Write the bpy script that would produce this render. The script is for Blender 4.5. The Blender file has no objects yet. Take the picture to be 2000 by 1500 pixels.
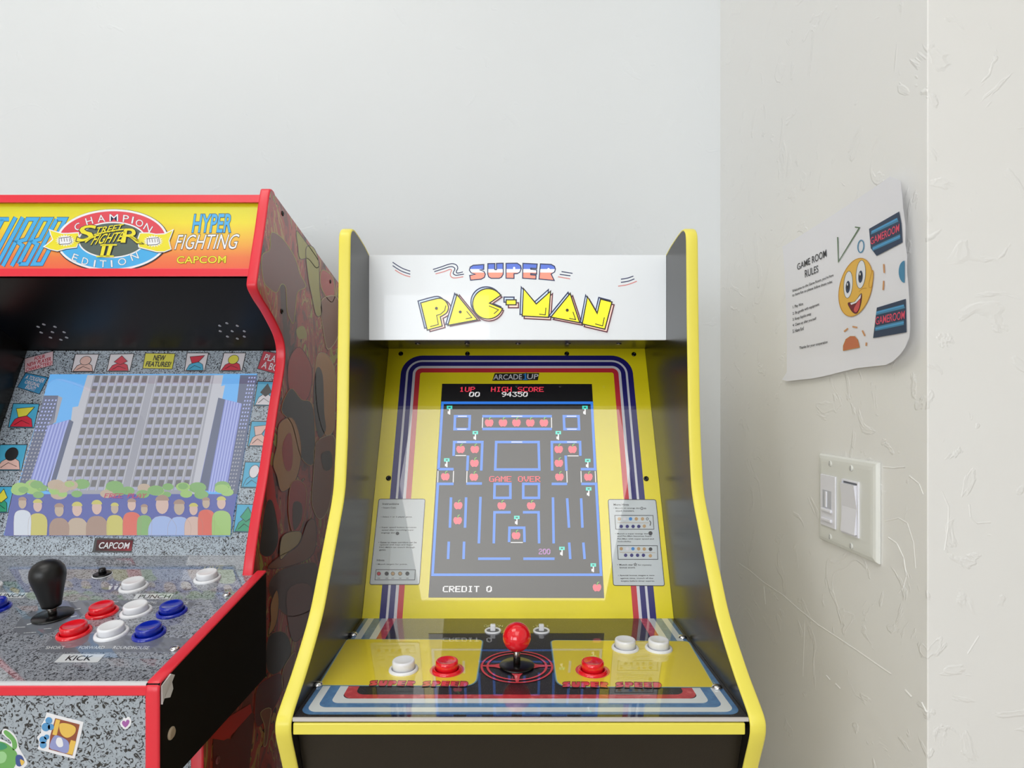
import bpy, bmesh, math, random
from mathutils import Vector, Matrix

# ------------------------------------------------------------------ camera, world, lights, exposure
F, CX, HZ = 1150.0, 1000.0, 790.0          # focal length and vanishing point of the 2000x1500 photograph
CAMZ = 1.315
CAM = Vector((0, 0, CAMZ))
sc = bpy.context.scene
COL = sc.collection
cd = bpy.data.cameras.new('camera'); cam = bpy.data.objects.new('camera', cd); COL.objects.link(cam)
cd.sensor_width = 36.0; cd.lens = 36.0 * F / 2000.0
cd.shift_y = (HZ - 750.0) / 2000.0
cd.clip_start = 0.02
cam.location = CAM; cam.rotation_euler = (math.pi / 2, 0, 0)
sc.camera = cam
sc.view_settings.view_transform = 'Standard'
sc.view_settings.look = 'None'
sc.view_settings.exposure = 0.0
sc.view_settings.gamma = 1.0
sc.view_settings.use_curve_mapping = False
sc.cycles.max_bounces = 8
sc.cycles.use_denoising = True
w = bpy.data.worlds.new('world'); sc.world = w; w.use_nodes = True
bg = w.node_tree.nodes['Background']
bg.inputs[0].default_value = (0.86, 0.93, 1.0, 1); bg.inputs[1].default_value = 2.2

def area(name, loc, size, power, rot, col=(1, 1, 1)):
    l = bpy.data.lights.new(name, 'AREA'); l.shape = 'RECTANGLE'; l.size, l.size_y = size
    l.energy = power; l.color = col
    o = bpy.data.objects.new(name, l); o.location = loc; o.rotation_euler = rot; COL.objects.link(o)
    return o
# fill light from two added windows, unseen behind the camera
area('added_window_fill', (-1.30, -3.36, 1.55), (2.2, 1.45), 34, (math.pi / 2, 0, 0), (0.93, 0.97, 1.0))
area('added_side_window_fill', (-2.57, -2.05, 1.45), (0.85, 1.45), 12, (math.pi / 2, 0, -math.pi / 2), (0.93, 0.97, 1.0))

# ------------------------------------------------------------------ helpers
def lin(c):
    r = []
    for v in c[:3]:
        v = v / 255.0
        r.append(v / 12.92 if v <= 0.04045 else ((v + 0.055) / 1.055) ** 2.4)
    return (*r, 1.0)

MATS = {}
def mat(name, col, rough=0.45, coat=0.0, emit=None, es=1.0, metal=0.0, spec=0.5, crough=0.03):
    if name in MATS: return MATS[name]
    m = bpy.data.materials.new(name); m.use_nodes = True
    b = m.node_tree.nodes['Principled BSDF']
    b.inputs['Base Color'].default_value = lin(col)
    b.inputs['Roughness'].default_value = rough
    b.inputs['Metallic'].default_value = metal
    b.inputs['Specular IOR Level'].default_value = spec
    b.inputs['Coat Weight'].default_value = coat
    b.inputs['Coat Roughness'].default_value = crough
    if coat >= 1.0: b.inputs['Coat IOR'].default_value = 1.95
    if emit is not None:
        b.inputs['Emission Color'].default_value = lin(emit)
        b.inputs['Emission Strength'].default_value = es
    MATS[name] = m
    return m

def nodes(m):
    nt = m.node_tree
    return nt, nt.nodes, nt.links, nt.nodes['Principled BSDF']

def bump(m, scale, strength, dist=0.002, detail=4.0, distortion=0.0, ramp=None, extra=None):
    nt, N, L, b = nodes(m)
    tc = N.new('ShaderNodeTexCoord')
    def fac(scale, detail, distortion, ramp):
        n = N.new('ShaderNodeTexNoise'); n.inputs['Scale'].default_value = scale
        n.inputs['Detail'].default_value = detail; n.inputs['Distortion'].default_value = distortion
        L.new(tc.outputs['Object'], n.inputs['Vector'])
        if not ramp: return n.outputs['Fac']
        r = N.new('ShaderNodeValToRGB')
        els = r.color_ramp.elements
        els[0].position, els[1].position = ramp[0][0], ramp[-1][0]
        els[0].color = (*[ramp[0][1]] * 3, 1); els[1].color = (*[ramp[-1][1]] * 3, 1)
        for p, v in ramp[1:-1]:
            e = els.new(p); e.color = (v, v, v, 1)
        L.new(n.outputs['Fac'], r.inputs['Fac'])
        return r.outputs['Color']
    h = fac(scale, detail, distortion, ramp)
    if extra:
        h2 = fac(*extra)
        a = N.new('ShaderNodeMath'); a.operation = 'ADD'
        L.new(h, a.inputs[0]); L.new(h2, a.inputs[1]); h = a.outputs[0]
    bp = N.new('ShaderNodeBump'); bp.inputs['Strength'].default_value = strength
    bp.inputs['Distance'].default_value = dist
    L.new(h, bp.inputs['Height']); L.new(bp.outputs['Normal'], b.inputs['Normal'])
    return m

def noise_ramp(m, scale, stops, detail=2.0, distortion=0.0, interp='CONSTANT', stretch=(1, 1, 1), rough=0.5):
    nt, N, L, b = nodes(m)
    tc = N.new('ShaderNodeTexCoord'); mp = N.new('ShaderNodeMapping'); mp.inputs['Scale'].default_value = stretch
    n = N.new('ShaderNodeTexNoise'); n.inputs['Scale'].default_value = scale
    n.inputs['Detail'].default_value = detail; n.inputs['Distortion'].default_value = distortion
    n.inputs['Roughness'].default_value = rough
    r = N.new('ShaderNodeValToRGB'); r.color_ramp.interpolation = interp
    els = r.color_ramp.elements
    els[0].position, els[0].color = stops[0][0], lin(stops[0][1])
    els[1].position, els[1].color = stops[-1][0], lin(stops[-1][1])
    for p, c in stops[1:-1]:
        e = els.new(p); e.color = lin(c)
    L.new(tc.outputs['Object'], mp.inputs['Vector']); L.new(mp.outputs['Vector'], n.inputs['Vector'])
    L.new(n.outputs['Fac'], r.inputs['Fac']); L.new(r.outputs['Color'], b.inputs['Base Color'])
    return m

class MB:
    """collects faces with their materials; build() links them as ONE mesh object"""
    def __init__(s): s.v = []; s.f = []; s.m = []; s.mats = []; s.smooth = []
    def mi(s, m):
        if m not in s.mats: s.mats.append(m)
        return s.mats.index(m)
    def add(s, verts, faces, m, smooth=False):
        o = len(s.v); s.v += [Vector(v) for v in verts]; k = s.mi(m)
        for f in faces:
            s.f.append([o + i for i in f]); s.m.append(k); s.smooth.append(smooth)
    def box(s, a, b, m):
        (x0, y0, z0), (x1, y1, z1) = a, b
        v = [(x0, y0, z0), (x1, y0, z0), (x1, y1, z0), (x0, y1, z0), (x0, y0, z1), (x1, y0, z1), (x1, y1, z1), (x0, y1, z1)]
        s.add(v, [(3, 2, 1, 0), (4, 5, 6, 7), (0, 1, 5, 4), (1, 2, 6, 5), (2, 3, 7, 6), (3, 0, 4, 7)], m)
    def prism_x(s, prof, x0, x1, m, medge=None, mback=None):
        """prof: (y,z) outline, extruded from x0 to x1"""
        n = len(prof)
        v = [(x0, y, z) for y, z in prof] + [(x1, y, z) for y, z in prof]
        s.add(v, [list(range(n))[::-1]], m); s.add(v, [list(range(n, 2 * n))], mback or m)
        s.add(v, [(i, (i + 1) % n, n + (i + 1) % n, n + i) for i in range(n)], medge or m)
    def lathe(s, prof, c, axis, m, seg=40, smooth=True):
        """prof: (radius, height) along axis from c"""
        axis = Vector(axis).normalized()
        q = axis.to_track_quat('Z', 'Y')
        vs = []
        for r, h in prof:
            for k in range(seg):
                a = 2 * math.pi * k / seg
                vs.append(Vector(c) + q @ Vector((r * math.cos(a), r * math.sin(a), h)))
        fs = []
        for i in range(len(prof) - 1):
            for k in range(seg):
                fs.append((i * seg + k, i * seg + (k + 1) % seg, (i + 1) * seg + (k + 1) % seg, (i + 1) * seg + k))
        fs.append([(len(prof) - 1) * seg + k for k in range(seg)])
        fs.append([k for k in range(seg)][::-1])
        s.add(vs, fs, m, smooth)
    def build(s, name, parent=None, bevel=0.0, bseg=2):
        me = bpy.data.meshes.new(name)
        off = Vector((0, 0, 0)); p = parent
        while p is not None: off += p.location; p = p.parent
        me.from_pydata([v - off for v in s.v], [], s.f)
        for m in s.mats: me.materials.append(m)
        me.polygons.foreach_set('material_index', s.m)
        me.polygons.foreach_set('use_smooth', s.smooth)
        me.update()
        o = bpy.data.objects.new(name, me); COL.objects.link(o)
        if parent is not None: o.parent = parent
        if bevel:
            md = o.modifiers.new('bevel', 'BEVEL'); md.width = bevel; md.segments = bseg; md.limit_method = 'ANGLE'
            md.angle_limit = math.radians(40); md.harden_normals = False
        return o

def thing(name, label, cat, loc, group=None):
    o = bpy.data.objects.new(name, None); COL.objects.link(o); o.empty_display_size = 0.1
    o.location = loc; o['label'] = label; o['category'] = cat
    if group: o['group'] = group
    return o
def tag(o, label, cat, group=None):
    o['label'] = label; o['category'] = cat
    if group: o['group'] = group
    return o
def struct(name, mb, bevel=0.0, bseg=3):
    o = mb.build(name, None, bevel, bseg); o['kind'] = 'structure'; return o

# pixel of the photograph -> point on a real plane of the place
def ray(px, py): return Vector(((px - CX) / F, 1.0, (HZ - py) / F))
def P(px, py, Y): return CAM + ray(px, py) * Y
LV = 0.00012
def plane_fn(p0, n):
    p0 = Vector(p0); n = Vector(n).normalized()
    if n.y > 0.001: n = -n
    def fn(px, py, lv=0):
        d = ray(px, py)
        return CAM + d * ((p0 + n * (lv * LV) - CAM).dot(n) / d.dot(n))
    fn.n = n; fn.p0 = p0
    return fn
def crop(x0, y0, s):
    """coordinates read off an enlarged crop of the photograph -> photograph pixels"""
    return lambda *pts: [(x0 + x / s, y0 + y / s) for x, y in pts]

def catmull(pts, n=6, closed=False):
    out = []; N = len(pts)
    rng = range(N if closed else N - 1)
    for i in rng:
        g = (lambda k: pts[k % N]) if closed else (lambda k: pts[min(max(k, 0), N - 1)])
        p0, p1, p2, p3 = g(i - 1), g(i), g(i + 1), g(i + 2)
        for k in range(n):
            t = k / n
            out.append(tuple(0.5 * (2 * b + (c - a) * t + (2 * a - 5 * b + 4 * c - d) * t * t + (3 * b - a - 3 * c + d) * t ** 3)
                             for a, b, c, d in zip(p0, p1, p2, p3)))
    if not closed: out.append(tuple(pts[-1]))
    return out
def ell(cx, cy, rx, ry, n=32, rot=0.0, a0=0.0, a1=360.0):
    full = abs(a1 - a0) >= 359.9
    k = n if full else n + 1
    o = []
    for i in range(k):
        a = math.radians(a0 + (a1 - a0) * i / n)
        x, y = rx * math.cos(a), ry * math.sin(a)
        o.append((cx + x * math.cos(rot) - y * math.sin(rot), cy + x * math.sin(rot) + y * math.cos(rot)))
    return o
def clip_y(poly, lo, hi):
    def half(ps, keep, yv):
        out = []
        for i in range(len(ps)):
            a, b = ps[i], ps[(i + 1) % len(ps)]
            ka, kb = keep(a[1]), keep(b[1])
            if ka: out.append(a)
            if ka != kb:
                t = (yv - a[1]) / (b[1] - a[1]); out.append((a[0] + t * (b[0] - a[0]), yv))
        return out
    p = half(poly, lambda y: y >= lo, lo)
    return half(p, lambda y: y <= hi, hi) if p else p

_TX = {}
def text_polys(txt, bold=0.0, shear=0.0, space=1.0):
    key = (txt, bold, shear, space)
    if key in _TX: return _TX[key]
    c = bpy.data.curves.new('t', 'FONT'); c.body = txt; c.offset = bold; c.shear = shear; c.space_character = space
    c.resolution_u = 3; c.fill_mode = 'FRONT'
    o = bpy.data.objects.new('t', c)
    me = bpy.data.meshes.new_from_object(o)
    vs = [(v.co.x, v.co.y) for v in me.vertices]
    fs = [list(p.vertices) for p in me.polygons]
    bpy.data.objects.remove(o); bpy.data.curves.remove(c); bpy.data.meshes.remove(me)
    _TX[key] = (vs, fs)
    return _TX[key]

PIXFONT = {
 '0': ('.###.', '##..#', '#...#', '#...#', '#...#', '#..##', '.###.'), '1': ('..#..', '.##..', '..#..', '..#..', '..#..', '..#..', '.###.'),
 '2': ('.###.', '#...#', '....#', '..##.', '.#...', '#....', '#####'), '3': ('#####', '...#.', '..#..', '...#.', '....#', '#...#', '.###.'),
 '4': ('...#.', '..##.', '.#.#.', '#..#.', '#####', '...#.', '...#.'), '5': ('#####', '#....', '####.', '....#', '....#', '#...#', '.###.'),
 '9': ('.###.', '#...#', '#...#', '.####', '....#', '...#.', '.##..'),
 'A': ('..#..', '.#.#.', '#...#', '#...#', '#####', '#...#', '#...#'), 'C': ('.####', '#....', '#....', '#....', '#....', '#....', '.####'),
 'D': ('####.', '#...#', '#...#', '#...#', '#...#', '#...#', '####.'), 'E': ('#####', '#....', '#....', '####.', '#....', '#....', '#####'),
 'F': ('#####', '#....', '#....', '####.', '#....', '#....', '#....'), 'G': ('.####', '#....', '#....', '#..##', '#...#', '#...#', '.####'),
 'H': ('#...#', '#...#', '#...#', '#####', '#...#', '#...#', '#...#'), 'I': ('.###.', '..#..', '..#..', '..#..', '..#..', '..#..', '.###.'),
 'L': ('#....', '#....', '#....', '#....', '#....', '#....', '#####'), 'M': ('#...#', '##.##', '#.#.#', '#.#.#', '#...#', '#...#', '#...#'),
 'O': ('.###.', '#...#', '#...#', '#...#', '#...#', '#...#', '.###.'), 'P': ('####.', '#...#', '#...#', '####.', '#....', '#....', '#....'),
 'R': ('####.', '#...#', '#...#', '####.', '#.#..', '#..#.', '#...#'), 'S': ('.####', '#....', '#....', '.###.', '....#', '....#', '####.'),
 'T': ('#####', '..#..', '..#..', '..#..', '..#..', '..#..', '..#..'), 'U': ('#...#', '#...#', '#...#', '#...#', '#...#', '#...#', '.###.'),
 'V': ('#...#', '#...#', '#...#', '#...#', '.#.#.', '.#.#.', '..#..'), 'Y': ('#...#', '.#.#.', '.#.#.', '..#..', '..#..', '..#..', '..#..'),
 ' ': ('.....',) * 7,
}

class Art:
    """print on a surface: flat polygons laid on it in thin layers, joined into the mesh of the part they belong to"""
    def __init__(s, fn, mb): s.fn = fn; s.mb = mb
    def poly(s, pts, m, lv=1):
        if len(pts) < 3: return
        a = sum(pts[i][0] * pts[(i + 1) % len(pts)][1] - pts[(i + 1) % len(pts)][0] * pts[i][1] for i in range(len(pts)))
        if a > 0: pts = pts[::-1]
        s.mb.add([s.fn(x, y, lv) for x, y in pts], [list(range(len(pts)))], m)
    def stroke(s, pts, wd, m, lv=1, closed=False):
        n = len(pts); L = []; R = []
        for i in range(n):
            a = pts[(i - 1) % n] if (closed or i > 0) else pts[i]
            b = pts[(i + 1) % n] if (closed or i < n - 1) else pts[i]
            p = Vector(pts[i]); d1 = (p - Vector(a)); d2 = (Vector(b) - p)
            if d1.length < 1e-9: d1 = d2
            if d2.length < 1e-9: d2 = d1
            d1 = d1.normalized(); d2 = d2.normalized()
            t = d1 + d2
            t = d1 if t.length < 1e-4 else t.normalized()
            nn = Vector((-t.y, t.x)); k = wd / 2 / max(0.45, abs(nn.dot(Vector((-d1.y, d1.x)))))
            L.append(p + nn * k); R.append(p - nn * k)
        rng = range(n if closed else n - 1)
        for i in rng:
            j = (i + 1) % n
            s.poly([tuple(L[i]), tuple(L[j]), tuple(R[j]), tuple(R[i])], m, lv)
    def outlined(s, pts, fill, line, wd, lv=1):
        s.poly(pts, fill, lv); s.stroke(pts, wd, line, lv + 1, True)
    def quad(s, q):
        (ax, ay), (bx, by), (cx, cy), (dx, dy) = q      # TL TR BR BL
        def f(u, v):                                     # v = 0 at the top
            return ((ax * (1 - u) + bx * u) * (1 - v) + (dx * (1 - u) + cx * u) * v,
                    (ay * (1 - u) + by * u) * (1 - v) + (dy * (1 - u) + cy * u) * v)
        return f
    def text(s, txt, q, m, lv=1, bold=0.0, outline=None, ow=0.03, space=1.0, shear=0.0):
        v0, _ = text_polys(txt, 0.0, shear, space)
        x0, x1 = min(p[0] for p in v0), max(p[0] for p in v0); y0, y1 = min(p[1] for p in v0), max(p[1] for p in v0)
        f = s.quad(q)
        def put(bd, mm, l):
            vs, fs = text_polys(txt, bd, shear, space)
            W = []
            for x, y in vs:
                a, b = f((x - x0) / (x1 - x0), (y1 - y) / (y1 - y0)); W.append(s.fn(a, b, l))
            s.mb.add(W, fs, mm)
        if outline is not None: put(bold + ow, outline, lv); lv += 1
        put(bold, m, lv)
    def line(s, txt, a, b, h, m, lv=1, bold=0.0, sl=0.0, **k):
        """a line of writing: baseline from a to b, h high, leaning by sl"""
        s.text(txt, [(a[0] + sl * h, a[1] - h), (b[0] + sl * h, b[1] - h), b, a], m, lv, bold, **k)
    def pix(s, txt, q, m, lv=1):
        f = s.quad(q); n = len(txt); W = 6 * n - 1
        for k, ch in enumerate(txt):
            for r, row in enumerate(PIXFONT[ch]):
                c = 0
                while c < 5:
                    if row[c] == '#':
                        e = c
                        while e < 5 and row[e] == '#': e += 1
                        u0, u1 = (6 * k + c) / W, (6 * k + e + 0.25) / W
                        s.poly([f(u0, r / 7), f(u1, r / 7), f(u1, (r + 1) / 7), f(u0, (r + 1) / 7)], m, lv)
                        c = e
                    else: c += 1

# ------------------------------------------------------------------ materials of the room
plaster = bump(mat('white_plaster', (229, 232, 234), 0.42, spec=0.4), 9, 0.3, 0.003, 5, 0.6, extra=(9, 3, 2.2, [(0.0, 0.0), (0.66, 0.0), (0.70, 0.35), (1.0, 0.4)]))
plaster_rough = bump(mat('trowelled_plaster', (242, 241, 238), 0.38, spec=0.45), 10, 0.32, 0.003, 5, 0.8, extra=(11, 4, 2.6, [(0.0, 0.0), (0.60, 0.0), (0.645, 0.7), (0.70, 0.4), (1.0, 0.5)]))
ceil_m = mat('ceiling_paint', (238, 238, 236), 0.8)
floor_m = noise_ramp(mat('vinyl_plank_floor', (150, 138, 124), 0.45), 6, [(0.3, (180, 166, 148)), (0.5, (196, 182, 164)), (0.7, (206, 194, 178))], 4, 0.4, 'LINEAR', (1, 14, 1))
white_gloss = mat('white_enamel', (240, 240, 240), 0.3)
glass_m = mat('window_glass', (255, 255, 255), 0.0); glass_m.node_tree.nodes['Principled BSDF'].inputs['Transmission Weight'].default_value = 1.0
glass_m.node_tree.nodes['Principled BSDF'].inputs['IOR'].default_value = 1.01

# ------------------------------------------------------------------ room
YB, XR, YC, ZT = 1.236, 0.4375, 0.620, 3.40
def slab(name, a, b, m, bevel=0.0):
    mb = MB(); mb.box(a, b, m); return struct(name, mb, bevel)
slab('wall_back', (-2.6, YB, 0), (XR, YB + 0.12, ZT), plaster)
wr = MB(); wr.box((XR, YC, 0), (2.5, YB + 0.12, ZT), plaster_rough)
# seams of the plasterboard and trowel ridges standing out of the paint
wfn = plane_fn((XR, 1, 1), (-1, 0, 0))
def ridge(pts, hgt, wd):
    L = [wfn(x, y, 0) for x, y in pts]
    for a, b in zip(L[:-1], L[1:]):
        d = (b - a).normalized(); n = Vector((-1, 0, 0)); t = d.cross(n) * wd
        wr.add([a - t, a + n * hgt, a + t, b - t, b + n * hgt, b + t], [(0, 1, 4, 3), (1, 2, 5, 4)], plaster_rough)
ridge([(1443, 1100), (1466, 1116), (1492, 1138), (1530, 1163), (1560, 1190), (1600, 1222), (1637, 1246), (1680, 1275), (1720, 1303), (1741, 1317)], 0.0011, 0.0012)
ridge([(1768, 1348), (1781, 1362)], 0.0013, 0.0016); ridge([(1800, 1372), (1810, 1392)], 0.0013, 0.0016)
ridge([(1614, 1320), (1622, 1329)], 0.0013, 0.0014); ridge([(1632, 1336), (1642, 1346)], 0.0013, 0.0014)
ridge([(1492, 1145), (1495, 1180)], 0.0009, 0.001); ridge([(1572, 1210), (1570, 1260), (1568, 1320)], 0.0007, 0.001)
ridge([(1735, 1050), (1752, 1062), (1765, 1090), (1770, 1125), (1764, 1148), (1755, 1158)], 0.0010, 0.0011)
ridge([(1728, 1018), (1755, 1012), (1772, 1022), (1784, 1060), (1788, 1110)], 0.0008, 0.001)
ridge([(1725, 912), (1745, 914), (1768, 912)], 0.0010, 0.0011); ridge([(1770, 1000), (1786, 988)], 0.0008, 0.001)
ridge([(1776, 930), (1795, 945), (1803, 966)], 0.0009, 0.001); ridge([(1590, 1290), (1588, 1322)], 0.0006, 0.001)
o = struct('wall_right', wr, 0.004)
fw = MB()
ffn = plane_fn((1, YC, 1), (0, -1, 0))
for pts in ([(1840, 960), (1853, 990), (1852, 1030), (1845, 1075)], [(1912, 1242), (1890, 1277)], [(1893, 985), (1896, 1010), (1908, 1022), (1935, 1020)]):
    L = [ffn(x, y, 0) for x, y in pts]
    for a, b in zip(L[:-1], L[1:]):
        d = (b - a).normalized(); n = Vector((0, -1, 0)); t = d.cross(n) * 0.0011
        fw.add([a - t, a + n * 0.0004, a + t, b - t, b + n * 0.0004, b + t], [(0, 1, 4, 3), (1, 2, 5, 4)], plaster_rough)
struct('wall_ridge_1', fw)  # shallow plaster ridges on the alcove face
room_grey = mat('grey_wall_paint', (205, 205, 203), 0.7)
wl = MB()
for a, c in (((-2.72, -3.4, 0), (-2.6, -2.52, ZT)), ((-2.72, -1.58, 0), (-2.6, YB + 0.12, ZT)), ((-2.72, -2.52, 0), (-2.6, -1.58, .68)), ((-2.72, -2.52, 2.22), (-2.6, -1.58, ZT))): wl.box(a, c, room_grey)
struct('wall_left', wl)
wn2 = MB()
for a, c in (((-2.70, -2.52, .68), (-2.585, -2.47, 2.22)), ((-2.70, -1.63, .68), (-2.585, -1.58, 2.22)), ((-2.70, -2.47, .68), (-2.585, -1.63, .73)), ((-2.70, -2.47, 2.17), (-2.585, -1.63, 2.22)), ((-2.69, -2.075, .73), (-2.60, -2.025, 2.17))): wn2.box(a, c, white_gloss)
struct('added_window_2', wn2)  # unseen frame added around the side fill light
slab('wall_side', (2.5, -3.4, 0), (2.62, YB + 0.12, ZT), room_grey)
slab('floor', (-2.72, -3.52, -0.08), (2.62, YB + 0.12, 0), floor_m)
slab('ceiling', (-2.72, -3.52, ZT), (2.62, YB + 0.12, ZT + 0.08), ceil_m)
fr = MB()
WX0, WX1, WZ0, WZ1 = -2.46, -0.14, 0.78, 2.33
fr.box((-2.72, -3.52, 0), (WX0, -3.4, ZT), room_grey); fr.box((WX1, -3.52, 0), (2.62, -3.4, ZT), room_grey)
fr.box((WX0, -3.52, 0), (WX1, -3.4, WZ0), room_grey); fr.box((WX0, -3.52, WZ1), (WX1, -3.4, ZT), room_grey)
struct('wall_front', fr)
wn = MB()
for a, b in (((WX0, -3.52, WZ0), (WX0 + .06, -3.38, WZ1)), ((WX1 - .06, -3.52, WZ0), (WX1, -3.38, WZ1)), ((WX0 + .06, -3.52, WZ0), (WX1 - .06, -3.38, WZ0 + .06)),
             ((WX0 + .06, -3.52, WZ1 - .06), (WX1 - .06, -3.38, WZ1)), ((-1.33, -3.50, WZ0 + .06), (-1.27, -3.40, WZ1 - .06))):
    wn.box(a, b, white_gloss)
struct('added_window_1', wn)  # unseen frame added around the rear fill light

def ceiling_light(x0, x1, y0, y1, label, es):
    lamp_m = mat('lamp_diffuser_%d' % int(es * 10), (250, 250, 250), 0.6, emit=(255, 253, 248), es=es)
    t = thing('ceiling_light', label, 'light', ((x0 + x1) / 2, (y0 + y1) / 2, ZT - 0.06))
    f = MB()
    for a, b in (((x0, y0, ZT - .06), (x0 + .02, y1, ZT)), ((x1 - .02, y0, ZT - .06), (x1, y1, ZT)), ((x0 + .02, y0, ZT - .06), (x1 - .02, y0 + .02, ZT)), ((x0 + .02, y1 - .02, ZT - .06), (x1 - .02, y1, ZT))):
        f.box(a, b, white_gloss)
    f.build('frame', t)
    d = MB(); d.box((x0 + .02, y0 + .02, ZT - .05), (x1 - .02, y1 - .02, ZT - .04), lamp_m); d.build('diffuser', t)
ceiling_light(-0.82, 0.84, -3.10, -0.52, 'long flat white ceiling panel light behind the camera', 1.8)
ceiling_light(-1.75, -0.35, -0.35, 0.65, 'square flat white ceiling panel light above the red cabinet', 3.6)  # added panel, brightens the right wall from overhead

# ------------------------------------------------------------------ materials of the cabinets
yellow_trim = mat('yellow_edge_trim', (248, 234, 96), 0.35)
black_lam = bump(mat('black_laminate', (18, 16, 13), 0.24, spec=0.5), 900, 0.25, 0.0004, 2)
side_bounce = mat('pale_yellow_bounce_side', (250, 240, 210), 0.4)  # invented finish, bounces light onto the right wall
side_bounce_dim = mat('dark_yellow_bounce_side', (150, 128, 84), 0.4)  # invented finish, sets how much light bounces onto the red cabinet's side
black_matte = bump(mat('black_board', (33, 27, 17), 0.42, spec=0.5), 900, 0.25, 0.0004, 2)
dark = mat('dark_hole', (12, 12, 14), 0.4)
chrome = mat('chrome', (225, 225, 228), 0.12, metal=1.0)
steel = mat('steel', (150, 145, 140), 0.25, metal=1.0)
wht_plastic = mat('white_plastic', (243, 244, 248), 0.22)
red_plastic = mat('red_plastic', (238, 26, 40), 0.16, coat=0.6)
blue_plastic = mat('blue_plastic', (14, 40, 170), 0.16, coat=0.6)
black_plastic = mat('black_plastic', (12, 12, 13), 0.25)
G = dict(rough=0.5, coat=1.0, crough=0.015)           # printed under clear acrylic
bz_yellow = mat('bezel_yellow', (255, 236, 6), **G)
bz_navy = mat('bezel_navy', (24, 16, 118), **G); bz_white = mat('bezel_white', (228, 228, 236), **G); bz_red = mat('bezel_red', (214, 40, 58), **G)
bz_black = mat('bezel_black', (20, 18, 22), **G); bz_card = mat('bezel_card', (212, 220, 224), **G); bz_ink = mat('bezel_ink', (52, 52, 58), **G)
bz_tan = mat('bezel_tan', (196, 160, 110), **G); bz_blue = mat('bezel_blue', (50, 140, 220), **G)
cp_black = noise_ramp(mat('panel_black_glitter', (22, 18, 30), **G), 900, [(0.0, (16, 13, 24)), (0.62, (34, 30, 44)), (0.70, (120, 110, 120))], 1.0)
cp_blue = noise_ramp(mat('panel_blue', (78, 128, 178), **G), 120, [(0.3, (70, 118, 170)), (0.55, (84, 134, 184)), (0.75, (106, 150, 190))], 3, interp='LINEAR')
cp_white = mat('panel_white', (228, 234, 236), **G); cp_red = noise_ramp(mat('panel_red', (202, 58, 66), **G), 140, [(0.3, (190, 50, 60)), (0.55, (206, 62, 70)), (0.75, (226, 110, 110))], 3, interp='LINEAR')
cp_yellow = mat('panel_yellow', (244, 220, 50), **G); cp_pale = mat('panel_pale', (206, 214, 180), **G); cp_line = mat('panel_line', (92, 140, 160), **G)
cp_brown = mat('panel_brown', (96, 30, 26), **G); cp_ring = mat('panel_ring', (232, 70, 84), **G)

def T_trim(mb, pts, x, t, m, closed=False, pr=0.0016):
    """rounded edge moulding running along a (y,z) outline of a board t thick centred on x"""
    n = len(pts)
    rows = []
    for i in range(n):
        a = pts[(i - 1) % n] if (closed or i) else pts[i]; b = pts[(i + 1) % n] if (closed or i < n - 1) else pts[i]
        d = Vector((b[0] - a[0], b[1] - a[1])).normalized(); nn = Vector((d.y, -d.x)) * T_trim.sign
        p = Vector(pts[i])
        row = []
        for u, h in ((-.5, -.001), (-.53, 0.0), (-.50, .55), (-.36, 1.0), (.36, 1.0), (.50, .55), (.53, 0.0), (.5, -.001)):
            q = p + nn * (h * pr if h > 0 else h)
            row.append((x + u * t, q.x, q.y))
        rows.append(row)
    vs = [v for r in rows for v in r]; k = 8; fs = []
    for i in range(n if closed else n - 1):
        j = (i + 1) % n
        for c in range(k - 1): fs.append((i * k + c, i * k + c + 1, j * k + c + 1, j * k + c))
    mb.add(vs, fs, m, True)
T_trim.sign = 1.0

def rocker_button(parent, c, n, r, m, name='button', h=0.0105, dish=True, label=None):
    """arcade push button: flanged rim and a plunger standing out of it"""
    b = MB()
    b.lathe([(r * .72, -.004), (r, -.002), (r, .0012), (r * .97, .0026), (r * .86, .0034), (r * .80, .0030), (r * .785, .0010), (r * .5, .0010)], c, n, m)
    o = b.build(name, parent)
    if label: o['label'] = label
    p = MB(); q = r * .765
    p.lathe([(q, .0005), (q, h - .0026), (q * .985, h - .0012), (q * .93, h - .0002), (q * .86, h), (q * .70, h - .0006), (q * .35, h - .0013), (q * .05, h - .0015)] if dish else
            [(q, .0005), (q, h - .002), (q * .97, h - .0008), (q * .9, h), (q * .05, h)], c, n, m)
    p.build('plunger', o)
    return o

# ------------------------------------------------------------------ yellow cabinet
PX, PW, PT = 0.0085, 0.4825, 0.0150
pac = thing('arcade_cabinet', 'black arcade cabinet with yellow edges and a white lit sign reading SUPER PAC-MAN', 'arcade cabinet', (PX, 0.88, 0))
front = [(.8000, .2352), (.7945, .2270), (.7925, .2050), (.7910, .1500), (.7895, .1050), (.7865, .0450), (.783, -.020), (.7760, -.0750), (.7660, -.1170),
         (.7400, -.1570), (.7060, -.2040), (.6760, -.2430), (.6300, -.2800), (.5930, -.3030), (.5825, -.3110), (.5800, -.3190), (.5830, -.3320), (.6000, -.3720), (.6350, -.4600), (.6700, -.5400), (.690, -.600)]
top_edge = [(.896, .2275), (.8700, .2335), (.8350, .2385), (.8150, .2400), (.8060, .2388)]
outl = top_edge + catmull(front, 5) + [(.690, -1.305), (1.165, -1.305), (1.165, .2275)]
outl = [(y, z + CAMZ) for y, z in outl]
trim_line = outl[:len(outl) - 2]
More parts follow.
